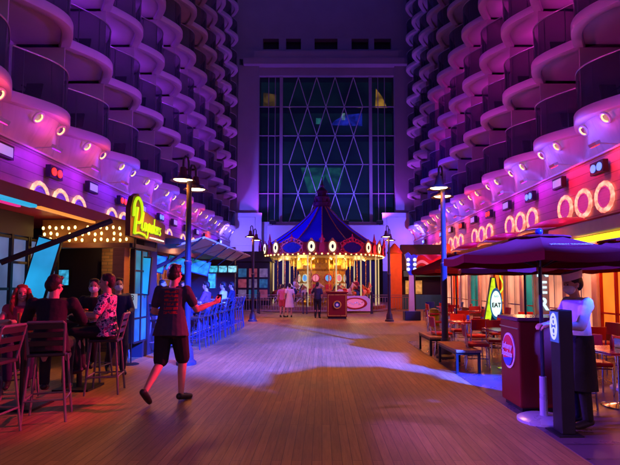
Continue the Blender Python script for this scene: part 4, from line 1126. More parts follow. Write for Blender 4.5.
# ------------------------------------------------------------------ umbrellas
canvas = mat("umbrella_canvas",(0.12,0.004,0.010),0.9,var=0.15,scale=3,spec=0.1)
def umbrella(x,y,z0,z1,Rr,label,rz=0.0,txt=False,base=True):
    U = thing("parasol",label,"parasol",(x,y,0),rz,"dark red parasols on the diner terrace")
    n = 8
    m = MB(); rows = []
    for (f,zz) in ((0.26,0.82),(0.5,0.52),(0.75,0.24),(1.0,0.0)):
        row = []
        for k in range(n):
            for j in range(4):
                a = 2*PI*(k+j/4)/n; e = math.cos(PI/n)/math.cos(2*PI*(j/4)/n - PI/n)
                row.append((Rr*f*e*math.cos(a),Rr*f*e*math.sin(a),z0+(z1-z0)*zz - 0.03*f*math.sin(PI*j/4)))
        rows.append(row)
    rows2 = [[(p[0],p[1],p[2]-0.012) for p in r] for r in rows[::-1]]
    drop = [[(p[0],p[1],p[2]-0.09) for p in rows[-1]]]
    m.rings(rows+drop+[[(p[0]*0.995,p[1]*0.995,p[2]) for p in drop[0]]]+rows2,caps=False); c_ = m.build("canopy",canvas,U,smooth=False)
    m = MB(); rows = []
    for (f,zz) in ((0.02,1.0),(0.15,0.95),(0.31,0.86),(0.31,0.80)):
        rows.append([(Rr*f*math.cos(2*PI*k/16),Rr*f*math.sin(2*PI*k/16),z0+(z1-z0)*zz) for k in range(16)])
    m.rings(rows,caps=False); m.build("vent",canvas,c_)
    for k in range(n):
        a = 2*PI*k/n; m = MB(); m.tube((0.05*math.cos(a),0.05*math.sin(a),z0+(z1-z0)*0.78),(Rr*0.98*math.cos(a),Rr*0.98*math.sin(a),z0-0.03),0.01,n=5)
        m.tube((0.04*math.cos(a),0.04*math.sin(a),z0-0.12),(Rr*0.5*math.cos(a),Rr*0.5*math.sin(a),z0+(z1-z0)*0.44),0.008,n=5); m.build("rib",black_metal,U)
    m = MB(); m.tube((0,0,0.03),(0,0,z1),0.022,n=10); m.build("pole",mat("parasol_pole",(0.03,0.04,0.08),0.3,0.5),U)
    m = MB(); m.ell((0,0,z1+0.03),0.045,12,8); m.build("finial",mat("finial_blue",(0.01,0.02,0.25),0.3),U,smooth=True)
    if base:
        m = MB(); m.lathe([(0.30,0),(0.30,0.03),(0.26,0.05),(0.05,0.07),(0.045,0.09),(0.04,0.52),(0.001,0.52)],24); m.build("base",mat("base_pale",(0.5,0.52,0.6),0.3,0.3),U,smooth=True)
    if txt:
        al = math.atan2((z1-z0)*0.36, Rr*0.33*0.92)
        t = text("lettering","JOHNNY ROCKETS",0.052,mat("print_white",(0.5,0.45,0.6),0.7,spec=0.1),c_,(0,0,0),(0,0,0),0.001,offset=0.001)
        f = 0.70; ang = -PI/2 - rz + 0.10
        # stand the print on the gore that faces the boardwalk
        slope = math.atan2((z1-z0)*0.26, Rr*0.25*math.cos(PI/n))
        k = round((ang - PI/n)/(2*PI/n)); ga = 2*PI*(k+0.5)/n
        rad = Rr*f*math.cos(PI/n); zz = z0+(z1-z0)*0.29 
        t.location = (rad*math.cos(ga),rad*math.sin(ga),zz+0.012); t.rotation_euler = Euler((slope,0,ga+PI/2))
    return U
umbrella(2.62,5.65,1.94,2.21,1.13,"dark red parasol with white print on its canopy over the host stand",R(22.5),True)
umbrella(4.05,9.4,1.93,2.4,1.35,"dark red parasol between the printed one and the lit DINER letters",R(10))
umbrella(3.9,13.7,2.02,2.5,1.32,"bright red parasol beside the street lamp and the EAT sign",R(5))
umbrella(4.75,7.3,1.93,2.35,1.3,"dark red parasol over the chairs behind the waiter",R(15))
umbrella(5.0,18.2,2.1,2.6,1.4,"red parasol farthest down the terrace by the lime bin",R(0))

# ------------------------------------------------------------------ host stand and menu totem
Hs = thing("host_stand","maroon host stand with a round red white and blue logo, waiter behind it","host stand",(2.82,6.28,0))
MB().box(-0.34,0.34,-0.31,0.31,0.06,1.14).build("cabinet",maroon,Hs,bevel=0.02)
MB().box(-0.30,0.30,-0.27,0.27,0,0.059).build("plinth",black_metal,Hs)
MB().box(-0.37,0.37,-0.34,0.34,1.142,1.19).build("counter_top",mat("stand_top",(0.10,0.03,0.06),0.2),Hs,bevel=0.012)
MB().box(-0.352,-0.341,-0.30,0.30,1.04,1.055).build("chrome_strip",chrome,Hs)
m = MB(); m.disc((-0.348,0,0.74),0.20,'x',32,0.014,1.0,1.15); lg = m.build("logo",mat("logo_white",(0.75,0.72,0.75),0.35),Hs)
m = MB(); m.disc((-0.358,0,0.745),0.172,'x',32,0.012,1.0,1.15); m.build("logo_red",mat("logo_red",(0.62,0.02,0.05),0.35),lg)
m = MB(); poly = [(0.17*math.cos(a),0.74+0.195*math.sin(a)) for a in [PI+R(20)+ (PI-R(55))*i/14 for i in range(15)]]
m.prism(poly,'x',-0.374,-0.366); m.build("logo_blue",mat("logo_blue",(0.03,0.06,0.5),0.35),lg)
text("lettering","Johnny",0.115,MATS["logo_white"],lg,(-0.376,0,0.80),(PI/2,0,-PI/2),0.003,shear=0.25,offset=0.003)
text("lettering","Rockets",0.10,MATS["logo_white"],lg,(-0.378,0,0.70),(PI/2,0,-PI/2),0.003,shear=0.25,offset=0.003)
Tm = thing("menu_totem","slim black menu totem with a blue lit end sign in front of the waiter","totem",(2.615,5.18,0))
MB().box(-0.07,0.075,-0.10,0.10,0.02,1.33).build("body",black_metal,Tm,bevel=0.008)
MB().box(-0.13,0.13,-0.16,0.16,0,0.0195).build("base",black_metal,Tm)
m = MB(); m.box(-0.078,-0.071,-0.09,0.09,0.98,1.31); pn = m.build("sign_panel",emis("totem_blue",(0.08,0.14,0.75),0.55),Tm)
m = MB(); m.torus((-0.082,0,1.15),0.072,0.010,'x',28,6,0.9,1.8); m.torus((-0.082,0,1.20),0.032,0.008,'x',16,6); m.torus((-0.082,0,1.10),0.036,0.008,'x',16,6); m.build("ring_mark",emis("totem_white",(0.75,0.8,1.0),0.8),pn)

# ------------------------------------------------------------------ benches
def bench(x,y,L,label):
    B = thing("bench",label,"bench",(x,y,0),0,"wooden benches beside the street lamp")
    MB().box(-0.23,0.23,-L/2,L/2,0.38,0.425).build("seat",bench_wood,B,bevel=0.006)
    for sx in (-1,1):
        for sy in (-1,1): MB().box(sx*0.20-0.022,sx*0.20+0.022,sy*(L/2-0.05)-0.022,sy*(L/2-0.05)+0.022,0,0.379).build("leg",black_metal,B)
    m = MB()
    for sy in (-1,1): m.box(-0.178,0.178,sy*(L/2-0.05)-0.018,sy*(L/2-0.05)+0.018,0.335,0.3785)
    for sx in (-1,1): m.box(sx*0.20-0.018,sx*0.20+0.018,-L/2+0.073,L/2-0.073,0.335,0.3785)
    m.build("frame",black_metal,B)
bench(2.65,9.25,1.35,"backless bench with a boarded top, the nearer one to the host stand"); bench(2.66,11.3,1.25,"backless bench with a boarded top, the farther one beyond the street lamp")

# ------------------------------------------------------------------ diner tables and chairs
def chair_proto():
    T = thing("diner_chair","x","chair",(0,0,-30))
    m = MB(); m.box(-0.20,0.20,-0.20,0.20,0.44,0.50); m.build("seat",red_vinyl,T,bevel=0.02)
    m = MB(); rows = []
    for i in range(9):
        x = -0.20+0.05*i; yb = -0.235 + 0.05*(x/0.2)**2
        rows.append([(x,yb,0.62),(x,yb-0.03,0.86),(x,yb-0.065,0.86),(x,yb-0.035,0.62)])
    m.rings(rows); m.build("backrest",red_vinyl,T,bevel=0.01)
    for sx in (-1,1):
        m = MB(); m.path([(sx*0.19,-0.23,0),(sx*0.19,-0.19,0.44),(sx*0.19,-0.215,0.66),(sx*0.19,-0.235,0.84)],0.013,8); m.build("leg",chrome,T)
        m = MB(); m.path([(sx*0.19,0.20,0),(sx*0.19,0.18,0.44)],0.013,8); m.build("leg",chrome,T)
    m = MB()
    for sx in (-1,1): m.tube((sx*0.19,-0.2,0.22),(sx*0.19,0.19,0.22),0.009,n=6)
    for yy in (-0.2,0.18): m.tube((-0.19,yy,0.415),(0.19,yy,0.415),0.012,n=6)
    m.build("frame",chrome,T); return T
def table_proto():
    T = thing("diner_table","x","table",(0,0,-30))
    MB().box(-0.38,0.38,-0.38,0.38,0.72,0.755).build("tabletop",mat("table_red",(0.55,0.05,0.05),0.2),T,bevel=0.008)
    m = MB()
    for z in (0.725,0.75): m.box(-0.386,0.386,-0.386,0.386,z-0.004,z+0.004)
    m.build("chrome_edge",chrome,T)
    m = MB(); m.lathe([(0.24,0),(0.24,0.02),(0.05,0.05),(0.035,0.08),(0.035,0.70),(0.10,0.719),(0.001,0.719)],16); m.build("pedestal",chrome,T,smooth=True); return T
CP, TP = chair_proto(), table_proto()
def holder_proto():
    T = thing("napkin_holder","x","napkin holder",(0,0,-30))
    MB().box(-0.05,0.05,-0.06,0.06,0,0.13).build("case",chrome,T,bevel=0.006); MB().box(-0.04,0.04,-0.064,-0.0605,0.02,0.11).build("napkins",white_paint,T)
    return T
NP_ = holder_proto()
m = MB(); m.lathe([(0.022,0),(0.026,0.02),(0.026,0.11),(0.01,0.15),(0.006,0.18),(0.001,0.18)],12); BTL = m.mesh("sauce_bottle",True)
tabs = [(3.95,6.3,"right behind the waiter"),(5.2,6.9,"by the right photo edge"),(3.6,9.1,"beyond the nearer bench"),(4.9,9.3,"before the pylon letters"),(3.45,11.2,"before the EAT sign"),(5.6,12.2,"beside the orange windows"),(4.1,14.6,"under the bright red parasol"),(5.3,15.6,"against the pale columns"),(5.0,18.6,"under the farthest parasol"),(4.9,4.6,"at near right corner")]
for (x,y,w) in tabs:
    dup(TP,(x,y,0),0.05,"red topped diner table with chrome edge "+w,"red diner tables")
    dup(NP_,(x+0.08,y+0.1,0.755),0.3,"chrome napkin holder on the diner table "+w,"napkin holders on the tables")
    tag(link("sauce_bottle",BTL,red_paint,None,(x-0.07,y+0.05,0.755)),"red sauce bottle on the diner table "+w,"bottle","sauce bottles on the tables")
    for (dx,dy,rz,side) in ((-0.62,0,-PI/2,"boardwalk side"),(0.62,0,PI/2,"wall side"),(0,-0.62,0,"near side"),(0,0.62,PI,"far side")):
        if y < 5 and dx < 0: continue
        dup(CP,(x+dx,y+dy,0),rz+random.uniform(-.25,.25),"red diner chair on the %s of the table %s"%(side,w),"red chairs on the terrace")
blue_v = mat("blue_vinyl",(0.02,0.05,0.45),0.4)
for i,(x,y) in enumerate(((4.75,21.0),(5.3,21.6),(5.9,20.7))):
    c_ = dup(CP,(x,y,0),0.7*i,"blue lit chair near the guitar post, %s from the left"%ORD[i],"blue chairs near the guitar post")
    for ch in c_.children:
        if ch.name.startswith(("seat","backrest")):
            ch.data = ch.data.copy(); ch.data.materials.clear(); ch.data.materials.append(blue_v)
# ------------------------------------------------------------------ people
skin_m = mat("skin", (0.50,0.27,0.19), 0.5, var=0.08, scale=12)
skin_d = mat("skin_brown", (0.28,0.13,0.08), 0.5, var=0.08, scale=12)
hair_d = mat("hair_dark", (0.02,0.013,0.010), 0.5, var=0.4, scale=30, bump=0.5)
hair_r = mat("hair_red", (0.20,0.035,0.012), 0.45, var=0.45, scale=26, bump=0.6, stretch=(1,1,0.25))
cloth = lambda n,c,**k: mat("cloth_"+n, c, 0.8, var=0.25, scale=9, bump=0.8, **k)
eye_m = mat("eye_dark",(0.015,0.01,0.01),0.15); lip_m = mat("lips",(0.40,0.08,0.08),0.4); mask_m = mat("face_mask",(0.62,0.66,0.78),0.7)
V = Vector
def lerp(a,b,t): return a + (b-a)*t
STAND = dict(pelvis=(0,0,.95), chest=(0,0.0,1.30), neck=(0,0.0,1.48), head=(0,.015,1.635),
    shl=(-.172,0,1.42), shr=(.172,0,1.42), ell=(-.25,-.02,1.14), elr=(.25,-.02,1.14), wrl=(-.25,.06,.90), wrr=(.25,.06,.90),
    hil=(-.095,0,.93), hir=(.095,0,.93), knl=(-.10,.02,.50), knr=(.10,.02,.50), anl=(-.10,-.02,.09), anr=(.10,-.02,.09), tol=(-.12,.15,.03), tor=(.12,.15,.03))
def seated(h, **k):
    """on a seat h metres high, feet on the footrest or floor"""
    J = dict(STAND); d = h + .09 - .95
    for q in ("pelvis","chest","neck","head","shl","shr","ell","elr","wrl","wrr","hil","hir"):
        p = J[q]; J[q] = (p[0],p[1],p[2]+d)
    fz = max(0.09, h - 0.43)
    J.update(knl=(-.13,.40,h+.07), knr=(.13,.40,h+.07), anl=(-.12,.34,fz), anr=(.12,.34,fz), tol=(-.13,.50,fz-.06), tor=(.13,.50,fz-.06))
    zs = J["shl"][2]
    J.update(ell=(-.27,.10,zs-.26), elr=(.27,.10,zs-.26), wrl=(-.15,.36,zs-.24), wrr=(.15,.36,zs-.24)); J.update(k); return J

def torso(m, J, g=0.0, top=1.0, lo=-0.10, w=1.0):
    p, c, n = V(J["pelvis"]), V(J["chest"]), V(J["neck"])
    sh = V(J["shr"]) - V(J["shl"]); sh.z *= 0.5; sh.normalize()
    hx = V(J["hir"]) - V(J["hil"]); hx.normalize()
    prof = [(lo,.135,.10),(-0.02,.165,.118),(0.10,.155,.108),(0.24,.140,.100),(0.36,.158,.112),(0.47,.168,.112),(0.50,.130,.085),(0.535,.07,.065)]
    if g > 0.015 and lo < -0.07: prof = [(lo,.216,.160),(-0.02,.200,.146),(0.10,.165,.118)] + prof[3:]
    rows = []; axis = (n-p).length
    for (h, rx, ry) in prof:
        t = h/0.53
        if t > top: break
        q = lerp(lerp(p,c,t),lerp(c,n,t),t) if t >= 0 else p + (c-p).normalized()*h
        ax = lerp(hx, sh, max(0,min(1,t))).normalized(); up = (n-p).normalized(); f = up.cross(ax).normalized()
        rows.append([q + ax*(rx*w+g)*math.cos(2*PI*j/20) + f*(ry+g)*math.sin(2*PI*j/20) for j in range(20)])
    m.rings(rows)
    if top >= 1:
        for s in ("shl","shr"): m.cone(lerp(n,V(J[s]),0.45)+V((0,0,-0.045)),(.052 if g == 0 else .062+g),V(J[s])+V((0,0,-.035)),(.044 if g == 0 else .056+g))
def hand(m, wr, dr, pn, curl=0.5, side=1, spread=0.0):
    """palm, four bent fingers of different lengths and a thumb from the side; dr = along forearm, pn = palm normal"""
    dr = V(dr).normalized(); pn = V(pn); pn = (pn - dr*pn.dot(dr)).normalized(); sd = dr.cross(pn).normalized()*side
    w = V(wr); pc = w + dr*.055
    for o in (-.026,-.009,.009,.026): m.cone(w+dr*.015+sd*o*.8,.015,w+dr*.088+sd*o,.0125,8)
    for o, L in ((-.028,.068),(-.009,.078),(.010,.073),(.028,.056)):
        b = w+dr*.09+sd*o; a1 = curl*0.9; d1 = dr*math.cos(a1)+pn*math.sin(a1); a2 = curl*2.0; d2 = dr*math.cos(a2)+pn*math.sin(a2)
        k = b+d1*L*.55; m.cone(b,.0105,k,.0095,8); m.cone(k,.0095,k+d2*L*.5,.008,8)
    tb = w+dr*.03-sd*.03; d1 = (dr*.65-sd*.75+pn*.25*(1+curl)).normalized(); k = tb+d1*.04; m.cone(tb,.014,k,.0115,8); d2 = (dr*.9-sd*.15+pn*.5*curl).normalized(); m.cone(k,.011,k+d2*.035,.009,8)
def person(label, loc, yaw, J, group=None, skin=skin_m, hair=hair_d, hair_style="short", shirt=None, sleeve=0.55, hem=-0.02, pants=None, leg=1.0, shoes=None,
           mask=False, scale=1.0, voxel=0.012, headyaw=0.0, headpitch=0.0, smile=False, skirt=None, apron=None, cap=None, female=False, curl=0.6, name="person"):
    T = thing(name, label, "person", loc, yaw, group); T.scale = (scale,)*3
    j = {k: V(v) for k, v in J.items()}
    m = MB(); w = 0.92 if female else 1.0
    torso(m, J, 0, 1.0, -0.12, w)
    n, h = j["neck"], j["head"]
    m.cone(n-V((0,0,.05)),.062,lerp(n,h,.55),.052)
    HR = Euler((headpitch,0,headyaw)).to_matrix()
    H = lambda x,y,z: h + HR @ V((x,y,z))
    m.ell(H(0,-.01,.035),(.077,.096,.092),16,12); m.ell(H(0,.022,-.035),(.060,.072,.082),14,10); m.cone(H(0,.062,-.088),.026,H(0,.05,-.07),.03)
    m.cone(H(0,.088,.012),.010,H(0,.108,-.028),.014,8); m.ell(H(0,.085,-.062),(.024,.012,.010),8,6); m.ell(H(0,.083,.022),(.055,.012,.010),10,6)
    for s in (-1,1): m.ell(H(s*.078,-.008,-.01),(.012,.022,.034),8,6); m.ell(H(s*.035,.068,-.03),(.022,.02,.022),8,6)
    for s in ("l","r"):
        sh, el, wr = j["sh"+s], j["el"+s], j["wr"+s]
        m.cone(sh,.046,lerp(sh,el,.5),.046); m.cone(lerp(sh,el,.5),.048,el,.040); m.cone(el,.041,lerp(el,wr,.35),.042); m.cone(lerp(el,wr,.35),.042,wr,.026)
        d = wr-el; sdn = 1 if s == "l" else -1
        pn = V((1 if s=="l" else -1,0,0)) if abs(d.normalized().z) > .75 else V((0,0,-1)); pn = V(J.get("palm"+s, pn))
        hand(m, wr, d, pn, curl, sdn)
        hi, kn, an, to = j["hi"+s], j["kn"+s], j["an"+s], j["to"+s]
        m.cone(hi,.092,lerp(hi,kn,.5),.078); m.cone(lerp(hi,kn,.5),.078,kn,.055); calf = lerp(kn,an,.3) - (V((0,.018,0)) if abs((an-kn).normalized().z)>.5 else V((0,0,0)))
        m.cone(kn,.055,calf,.056); m.cone(calf,.056,an,.034); m.cone(an-V((0,0,.02)),.034,lerp(an,to,.7),.03); 
    sculpt(m, "body", skin, T, voxel, 3)
    # face
    for s in (-1,1):
        m = MB(); m.ell(H(s*.033,.084,.006),(.013,.008,.008),10,6); m.build("eye", eye_m, T, smooth=True)
        m = MB(); m.cone(H(s*.018,.093,.027),.004,H(s*.052,.080,.03),.003,6); m.build("eyebrow", hair, T)
    if not mask:
        m = MB(); m.ell(H(0,.094,-.060),(.027 if smile else .022,.008,.009 if smile else .007),10,6); m.build("mouth", lip_m, T, smooth=True)
        if smile: m = MB(); m.ell(H(0,.099,-.058),(.020,.005,.004),8,5); m.build("teeth", white_paint, T, smooth=True)
    else:
        m = MB(); m.ell(H(0,.045,-.050),(.070,.066,.062),16,10); m.cone(H(0,.095,-.015),.018,H(0,.108,-.045),.02)
        sculpt(m, "mask", mask_m, T, max(voxel*.7,.007), 2)
        for s in (-1,1):
            m = MB(); m.path([H(s*.068,.05,-.03),H(s*.090,-.005,-.012),H(s*.066,.05,-.075)],.003,5); m.build("mask_strap", mask_m, T)
    # hair
    if hair_style:
        m = MB(); m.ell(H(0,-.022,.048),(.086,.100,.094),16,12); m.ell(H(0,-.06,.0),(.078,.062,.085),14,10)
        m.cone(H(-.045,.030,.102),.028,H(.045,.030,.102),.028)
        if hair_style == "long":
            for s in (-1,1):
                m.cone(H(s*.075,.03,.05),.035,H(s*.098,.02,-.06),.042); m.cone(H(s*.098,.02,-.06),.042,H(s*.115,.04,-.20),.045); m.cone(H(s*.115,.04,-.20),.045,H(s*.10,.06,-.30),.02)
                m.cone(H(s*.06,-.07,0),.05,H(s*.09,-.06,-.22),.055)
                for q in range(4): m.ell(H(s*(.115+.012*(q%2)),.045,-.05-.06*q),(.03,.035,.035),8,6)
        if hair_style == "bun": m.ell(H(0,-.10,.09),(.05,.05,.05),10,8)
        sculpt(m, "hair", hair, T, max(voxel*.8,.009), 2)
    if shirt:
        m = MB(); torso(m, J, .016, 1.0, hem, w)
        for s in ("l","r"):
            sh, el, wr = j["sh"+s], j["el"+s], j["wr"+s]
            m.cone(sh,.068,lerp(sh,el,min(1,sleeve)*.9),.062)
            if sleeve > 1: m.cone(lerp(sh,el,.9),.060,el,.056); m.cone(el,.056,lerp(el,wr,min(1,sleeve-1)),.040)
        sculpt(m, "shirt", shirt, T, voxel, 2)
    if pants:
        m = MB(); p, c = j["pelvis"], j["chest"]
        torso(m, J, .010, .26, -0.12, 1.0)
        for s in ("l","r"):
            hi, kn, an = j["hi"+s], j["kn"+s], j["an"+s]
            fat = .014 if leg > 1 else .030
            e = lerp(hi,kn,min(1,leg)); m.cone(hi,.098+fat*.6,e,lerp(.09,.062,min(1,leg))+fat)
            if leg > 1: m.cone(kn,.072,lerp(kn,an,leg-1),.058)
        sculpt(m, "shorts" if leg <= 1 else "trousers", pants, T, voxel, 2)
    if skirt:
        m = MB(); p = j["pelvis"]; rows = []
        for (dz, r) in ((.12,.155),(0,.19),(-.2,.21),(-.42,.24),(-.43,.22)): rows.append([p+V((r*math.cos(a),r*.75*math.sin(a),dz)) for a in [2*PI*q/24 for q in range(24)]])
        m.rings(rows); m.build("skirt", skirt, T, smooth=True)
    if apron:
        m = MB(); p = j["pelvis"]; rows = []
        for i in range(10):
            t = i/9; rows.append([p+V(((.19+.03*t)*math.sin(a),(.145+.045*t)*math.cos(a),.10-.62*t)) for a in [R(-115)+R(230)*q/18 for q in range(19)]])
        rin = [[q_*1.0+ (q_-p)*0.0 + V((0,-.008,0)) for q_ in r] for r in rows]
        m.rings([r + ri[::-1] for r, ri in zip(rows, rin)]); m.build("apron", apron, T, smooth=True)
    for s in ("l","r"):
        an, to = j["an"+s], j["to"+s]; d = (to-an).normalized(); heel = an - V((0,0,.0)); f = V((to.x-an.x,to.y-an.y,0))
        m = MB(); hl = an + (an-j["kn"+s]).normalized()*.03 - d*.03
        m.cone(hl,.044,lerp(hl,to,.55),.045); m.cone(lerp(hl,to,.55),.045,to,.036)
        sculpt(m, "shoe", shoes or black_shoe, T, .011, 2)
    if cap:
        m = MB(); m.prism([(-.078,-.12),(.078,-.12),(.085,.0),(.06,.115),(-.06,.115),(-.085,.0)],'z',.075,.085)
        rows = []
        for (k, z) in ((1.0,.065),(1.08,.15)): rows.append([H(.088*k*math.cos(a),.115*k*math.sin(a)-.01,z+.02*math.sin(a)*(-1)) for a in [2*PI*q/20 for q in range(20)]])
        rows.append([H(.03*math.cos(a),.11*math.sin(a)-.01,.135+.02*math.sin(a)*(-1)) for a in [2*PI*q/20 for q in range(20)]])
        m = MB(); m.rings(rows); m.build("paper_hat", cap, T, smooth=True)
    return T
black_shoe = mat("shoe_black",(0.02,0.018,0.02),0.4)

# printed back of the walking man's tee
tee = cloth("tee",(0.05,0.045,0.06)); nt = tee.node_tree; n_1 = nt.nodes; l_1 = nt.links; p_1 = n_1["Principled BSDF"]
tc_ = n_1.new("ShaderNodeTexCoord"); sx_ = n_1.new("ShaderNodeSeparateXYZ"); l_1.new(tc_.outputs["Object"], sx_.inputs[0])
def mth(op,a,b=None,c=None):
    q = n_1.new("ShaderNodeMath"); q.operation = op
    for i,v in enumerate((a,b,c)):
        if v is None: continue
        if isinstance(v,(int,float)): q.inputs[i].default_value = v
        else: l_1.new(v,q.inputs[i])
    return q.outputs[0]
inx = mth('LESS_THAN', mth('ABSOLUTE', mth('SUBTRACT', sx_.outputs["X"], 0.02)), 0.085); inz = mth('LESS_THAN', mth('ABSOLUTE', mth('SUBTRACT', sx_.outputs["Z"], 1.27)), 0.15); iny = mth('LESS_THAN', sx_.outputs["Y"], -0.02)
vz = n_1.new("ShaderNodeTexNoise"); vz.inputs["Scale"].default_value = 30; l_1.new(tc_.outputs["Object"], vz.inputs["Vector"])
row = mth('GREATER_THAN', mth('FRACT', mth('MULTIPLY', sx_.outputs["Z"], 19.0)), 0.40); blk = mth('GREATER_THAN', vz.outputs["Fac"], 0.44)
msk = mth('MULTIPLY', mth('MULTIPLY', mth('MULTIPLY', inx, inz), iny), mth('MULTIPLY', row, blk))
mx = n_1.new("ShaderNodeMixRGB"); l_1.new(msk, mx.inputs[0]); src = p_1.inputs["Base Color"].links[0].from_socket; l_1.new(src, mx.inputs[1]); mx.inputs[2].default_value = (0.42,0.02,0.02,1); l_1.new(mx.outputs[0], p_1.inputs["Base Color"])
# floral print
flo = cloth("floral",(0.5,0.4,0.5)); nt = flo.node_tree; n_1 = nt.nodes; l_1 = nt.links; p_1 = n_1["Principled BSDF"]
tc_ = n_1.new("ShaderNodeTexCoord"); vo = n_1.new("ShaderNodeTexNoise"); vo.inputs["Scale"].default_value = 16; vo.inputs["Distortion"].default_value = 1.2; l_1.new(tc_.outputs["Object"], vo.inputs["Vector"])
cr = n_1.new("ShaderNodeValToRGB"); cr.color_ramp.interpolation = 'CONSTANT'; cr.color_ramp.elements[0].color = (0.02,0.02,0.07,1); cr.color_ramp.elements[1].position = 0.47; cr.color_ramp.elements[1].color = (0.6,0.45,0.55,1)
e3 = cr.color_ramp.elements.new(0.56); e3.color = (0.45,0.05,0.2,1); l_1.new(vo.outputs["Fac"], cr.inputs[0]); l_1.new(cr.outputs[0], p_1.inputs["Base Color"])

# walking man, back to the camera
W_ = dict(STAND); W_.update(pelvis=(0,0,.94), hil=(-.095,0,.93), hir=(.095,0,.93), knl=(-.135,.02,.50), anl=(-.20,-.28,.20), tol=(-.19,-.17,.055), knr=(.10,.17,.52), anr=(.10,.12,.085), tor=(.17,.27,.03),
    chest=(0,.03,1.29), neck=(0,.05,1.47), head=(.01,.08,1.63), shl=(-.172,.03,1.42), shr=(.172,.05,1.42), ell=(-.25,.04,1.15), wrl=(-.13,.24,1.10), elr=(.29,.10,1.17), wrr=(.46,.28,1.25), palmr=(-.5,.5,.4), palml=(1,0,0))
person("man walking away in a dark tee with a red printed back and black shorts", (-2.07,6.5,0), -0.06, W_, shirt=tee, sleeve=.72, hem=-.10, pants=cloth("black",(0.012,0.012,0.016)), leg=.92, scale=1.075, voxel=.009, headyaw=-.25)
tag(link("phone", MB().box(-.037,.037,-.004,.004,-.07,.07).mesh("phone"), black_metal, None, (-2.07+.57,6.5+.38,1.40), (R(20),0,.5)), "dark phone held up by the walking man", "phone")
# waiter
Wt = dict(STAND); Wt.update(ell=(-.22,.12,1.16), wrl=(-.10,.36,1.16), elr=(.22,.12,1.16), wrr=(.10,.36,1.16), head=(0,.05,1.63), neck=(0,.02,1.48))
whiteshirt = cloth("white",(0.62,0.60,0.66))
person("waiter in a white shirt, paper hat and face mask behind the host stand", (2.95,5.46,0), PI*0.54, Wt, shirt=whiteshirt, sleeve=1.6, hem=-.06, pants=cloth("black",(0.012,0.012,0.016)), leg=1.95, mask=True, cap=mat("paper_hat",(0.66,0.5,0.62),0.6), apron=cloth("black",(0,0,0)), scale=0.985, voxel=.010, headpitch=-.12)
# bar table guests
person("smiling woman with long red hair and a patterned sleeveless red top", (-4.42,6.95,0), -2.62, seated(.70, ell=(-.26,.06,1.06), wrl=(-.12,.33,1.10), elr=(.26,.06,1.06), wrr=(.12,.33,1.10)), hair=hair_r, hair_style="long", shirt=cloth("red_print",(0.35,0.04,0.07)), sleeve=.12, pants=cloth("navy",(0.02,0.02,0.06)), leg=1.9, smile=True, female=True, voxel=.010, headyaw=.1)
person("man in a black jacket seated with his back to the camera", (-3.30,5.75,0), 0.30, seated(.76, chest=(0,.06,1.22), neck=(0,.12,1.38), head=(0,.17,1.53), shl=(-.21,.10,1.33), shr=(.21,.10,1.33), ell=(-.31,.20,1.10), elr=(.31,.20,1.10), wrl=(-.12,.42,1.13), wrr=(.12,.42,1.13)), shirt=cloth("jacket",(0.014,0.010,0.014)), sleeve=1.85, hem=-.10, pants=cloth("black",(0,0,0)), leg=1.95, scale=1.04, headyaw=-.5, headpitch=-.15)
person("masked man in black facing the camera at the far high table", (-3.86,8.0,0), PI+0.15, seated(.80), shirt=cloth("jacket",(0,0,0)), sleeve=1.85, pants=cloth("black",(0,0,0)), leg=1.95, mask=True, scale=1.0, headyaw=.1)
person("person in a floral shirt seated sideways at the far high table", (-3.25,7.15,0), PI/2+.25, seated(.80), shirt=flo, sleeve=.85, hem=-.08, pants=cloth("black",(0,0,0)), leg=1.95, mask=False, scale=1.04)
S_ = dict(STAND); S_.update(knl=(-.10,.12,.52), anl=(-.10,.05,.09), tol=(-.11,.2,.03), knr=(.10,.02,.50), anr=(.11,-.24,.16), tor=(.12,-.12,.04), ell=(-.24,.05,1.16), wrl=(-.14,.27,1.12), elr=(.25,-.08,1.15), wrr=(.24,.08,.95))
person("person in dark blue standing mid stride behind the floral shirt", (-3.72,8.6,0), PI+.6, S_, shirt=cloth("blue_dark",(0.015,0.02,0.09)), sleeve=1.8, pants=cloth("navy",(0,0,0)), leg=1.95, scale=.98, mask=True)
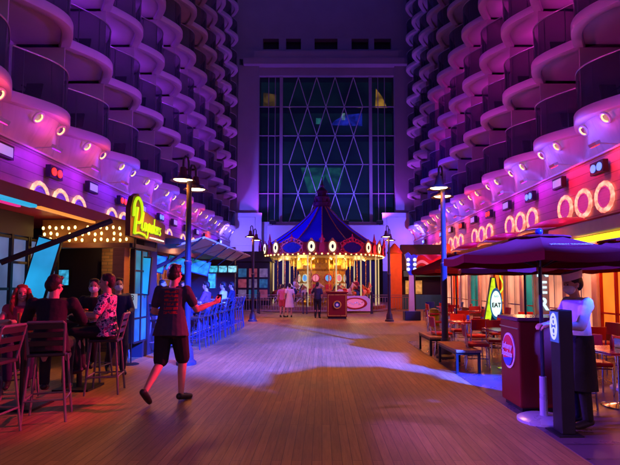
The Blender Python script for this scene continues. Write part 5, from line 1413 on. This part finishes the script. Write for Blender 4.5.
# guests along the bar counter and bar staff
gcol = [("violet",(0.15,0.05,0.25)),("white",(0,0,0)),("navy",(0,0,0)),("red_print",(0,0,0))]
for i,(y,lab) in enumerate(((13.45,"in violet"),(15.75,"in a white shirt"),(17.25,"in navy"))):
    person("guest %s seated on a stool at the blue lit bar counter"%lab, (-3.30,y,0), PI/2, seated(.80), "guests at the bar counter", shirt=cloth(*gcol[i]), sleeve=.8, pants=cloth("navy",(0,0,0)), leg=1.95, voxel=.016)
for i,(y,lab) in enumerate(((14.3,"pale shirt"),(16.4,"red top"))):
    person("bar attendant in a %s standing behind the counter"%lab, (-4.85,y,0), -PI/2, dict(STAND), "bar attendants behind the counter", shirt=cloth(*gcol[[1,3][i]]), sleeve=.8, pants=cloth("black",(0,0,0)), leg=1.95, voxel=.018)
# people by the carousel
pw = mat("cloth_lilac",(0.6,0.5,0.65),.8)
person("woman in a pale lilac dress standing before the carousel fence", (-1.62,23.5,0), .15, dict(STAND), "people before the carousel", shirt=pw, sleeve=.5, skirt=pw, hair_style="bun", female=True, voxel=.018, scale=.95)
person("companion in a pink top and shorts beside the woman in lilac", (-1.98,23.6,0), -.3, dict(STAND), "people before the carousel", shirt=cloth("pink",(0.55,0.12,0.3)), pants=cloth("red_print",(0,0,0)), leg=.7, voxel=.018, scale=.93)
G_ = dict(STAND); G_.update(ell=(-.30,.02,1.2), wrl=(-.34,.22,1.05))
person("attendant in a dark uniform with a pale back panel beside the red ticket stand", (-.22,22.8,0), -.2, G_, "people before the carousel", shirt=cloth("navy",(0,0,0)), sleeve=.8, pants=cloth("black",(0,0,0)), leg=1.95, voxel=.016, scale=.98)
# riders
for d,z,lab,c in ((-30,1.02,"white",("white",(0,0,0))),(40,1.02,"red",("red_print",(0,0,0)))):
    a = R(-90+d); r = 3.3
    J = seated(.0); J = {k:(v[0],v[1],v[2]) for k,v in J.items()}
    J.update(knl=(-.22,.22,-.06), knr=(.22,.22,-.06), anl=(-.25,.10,-.46), anr=(.25,.10,-.46), tol=(-.26,.24,-.5), tor=(.26,.24,-.5))
    person("rider in %s sitting on a carousel horse"%lab, (CX+r*math.cos(a)-.0,CY+r*math.sin(a),z+.24), R(d)-PI/2, J, "carousel riders", shirt=cloth(*c), pants=cloth("navy",(0,0,0)), leg=1.9, voxel=.02, scale=.9)

finish_sculpts(); finish_texts()
def wipe(o):
    for c in list(o.children): wipe(c)
    bpy.data.objects.remove(o)
for o in HORSE_PROTOS + [SP, SP2, CP, TP, NP_]: wipe(o)
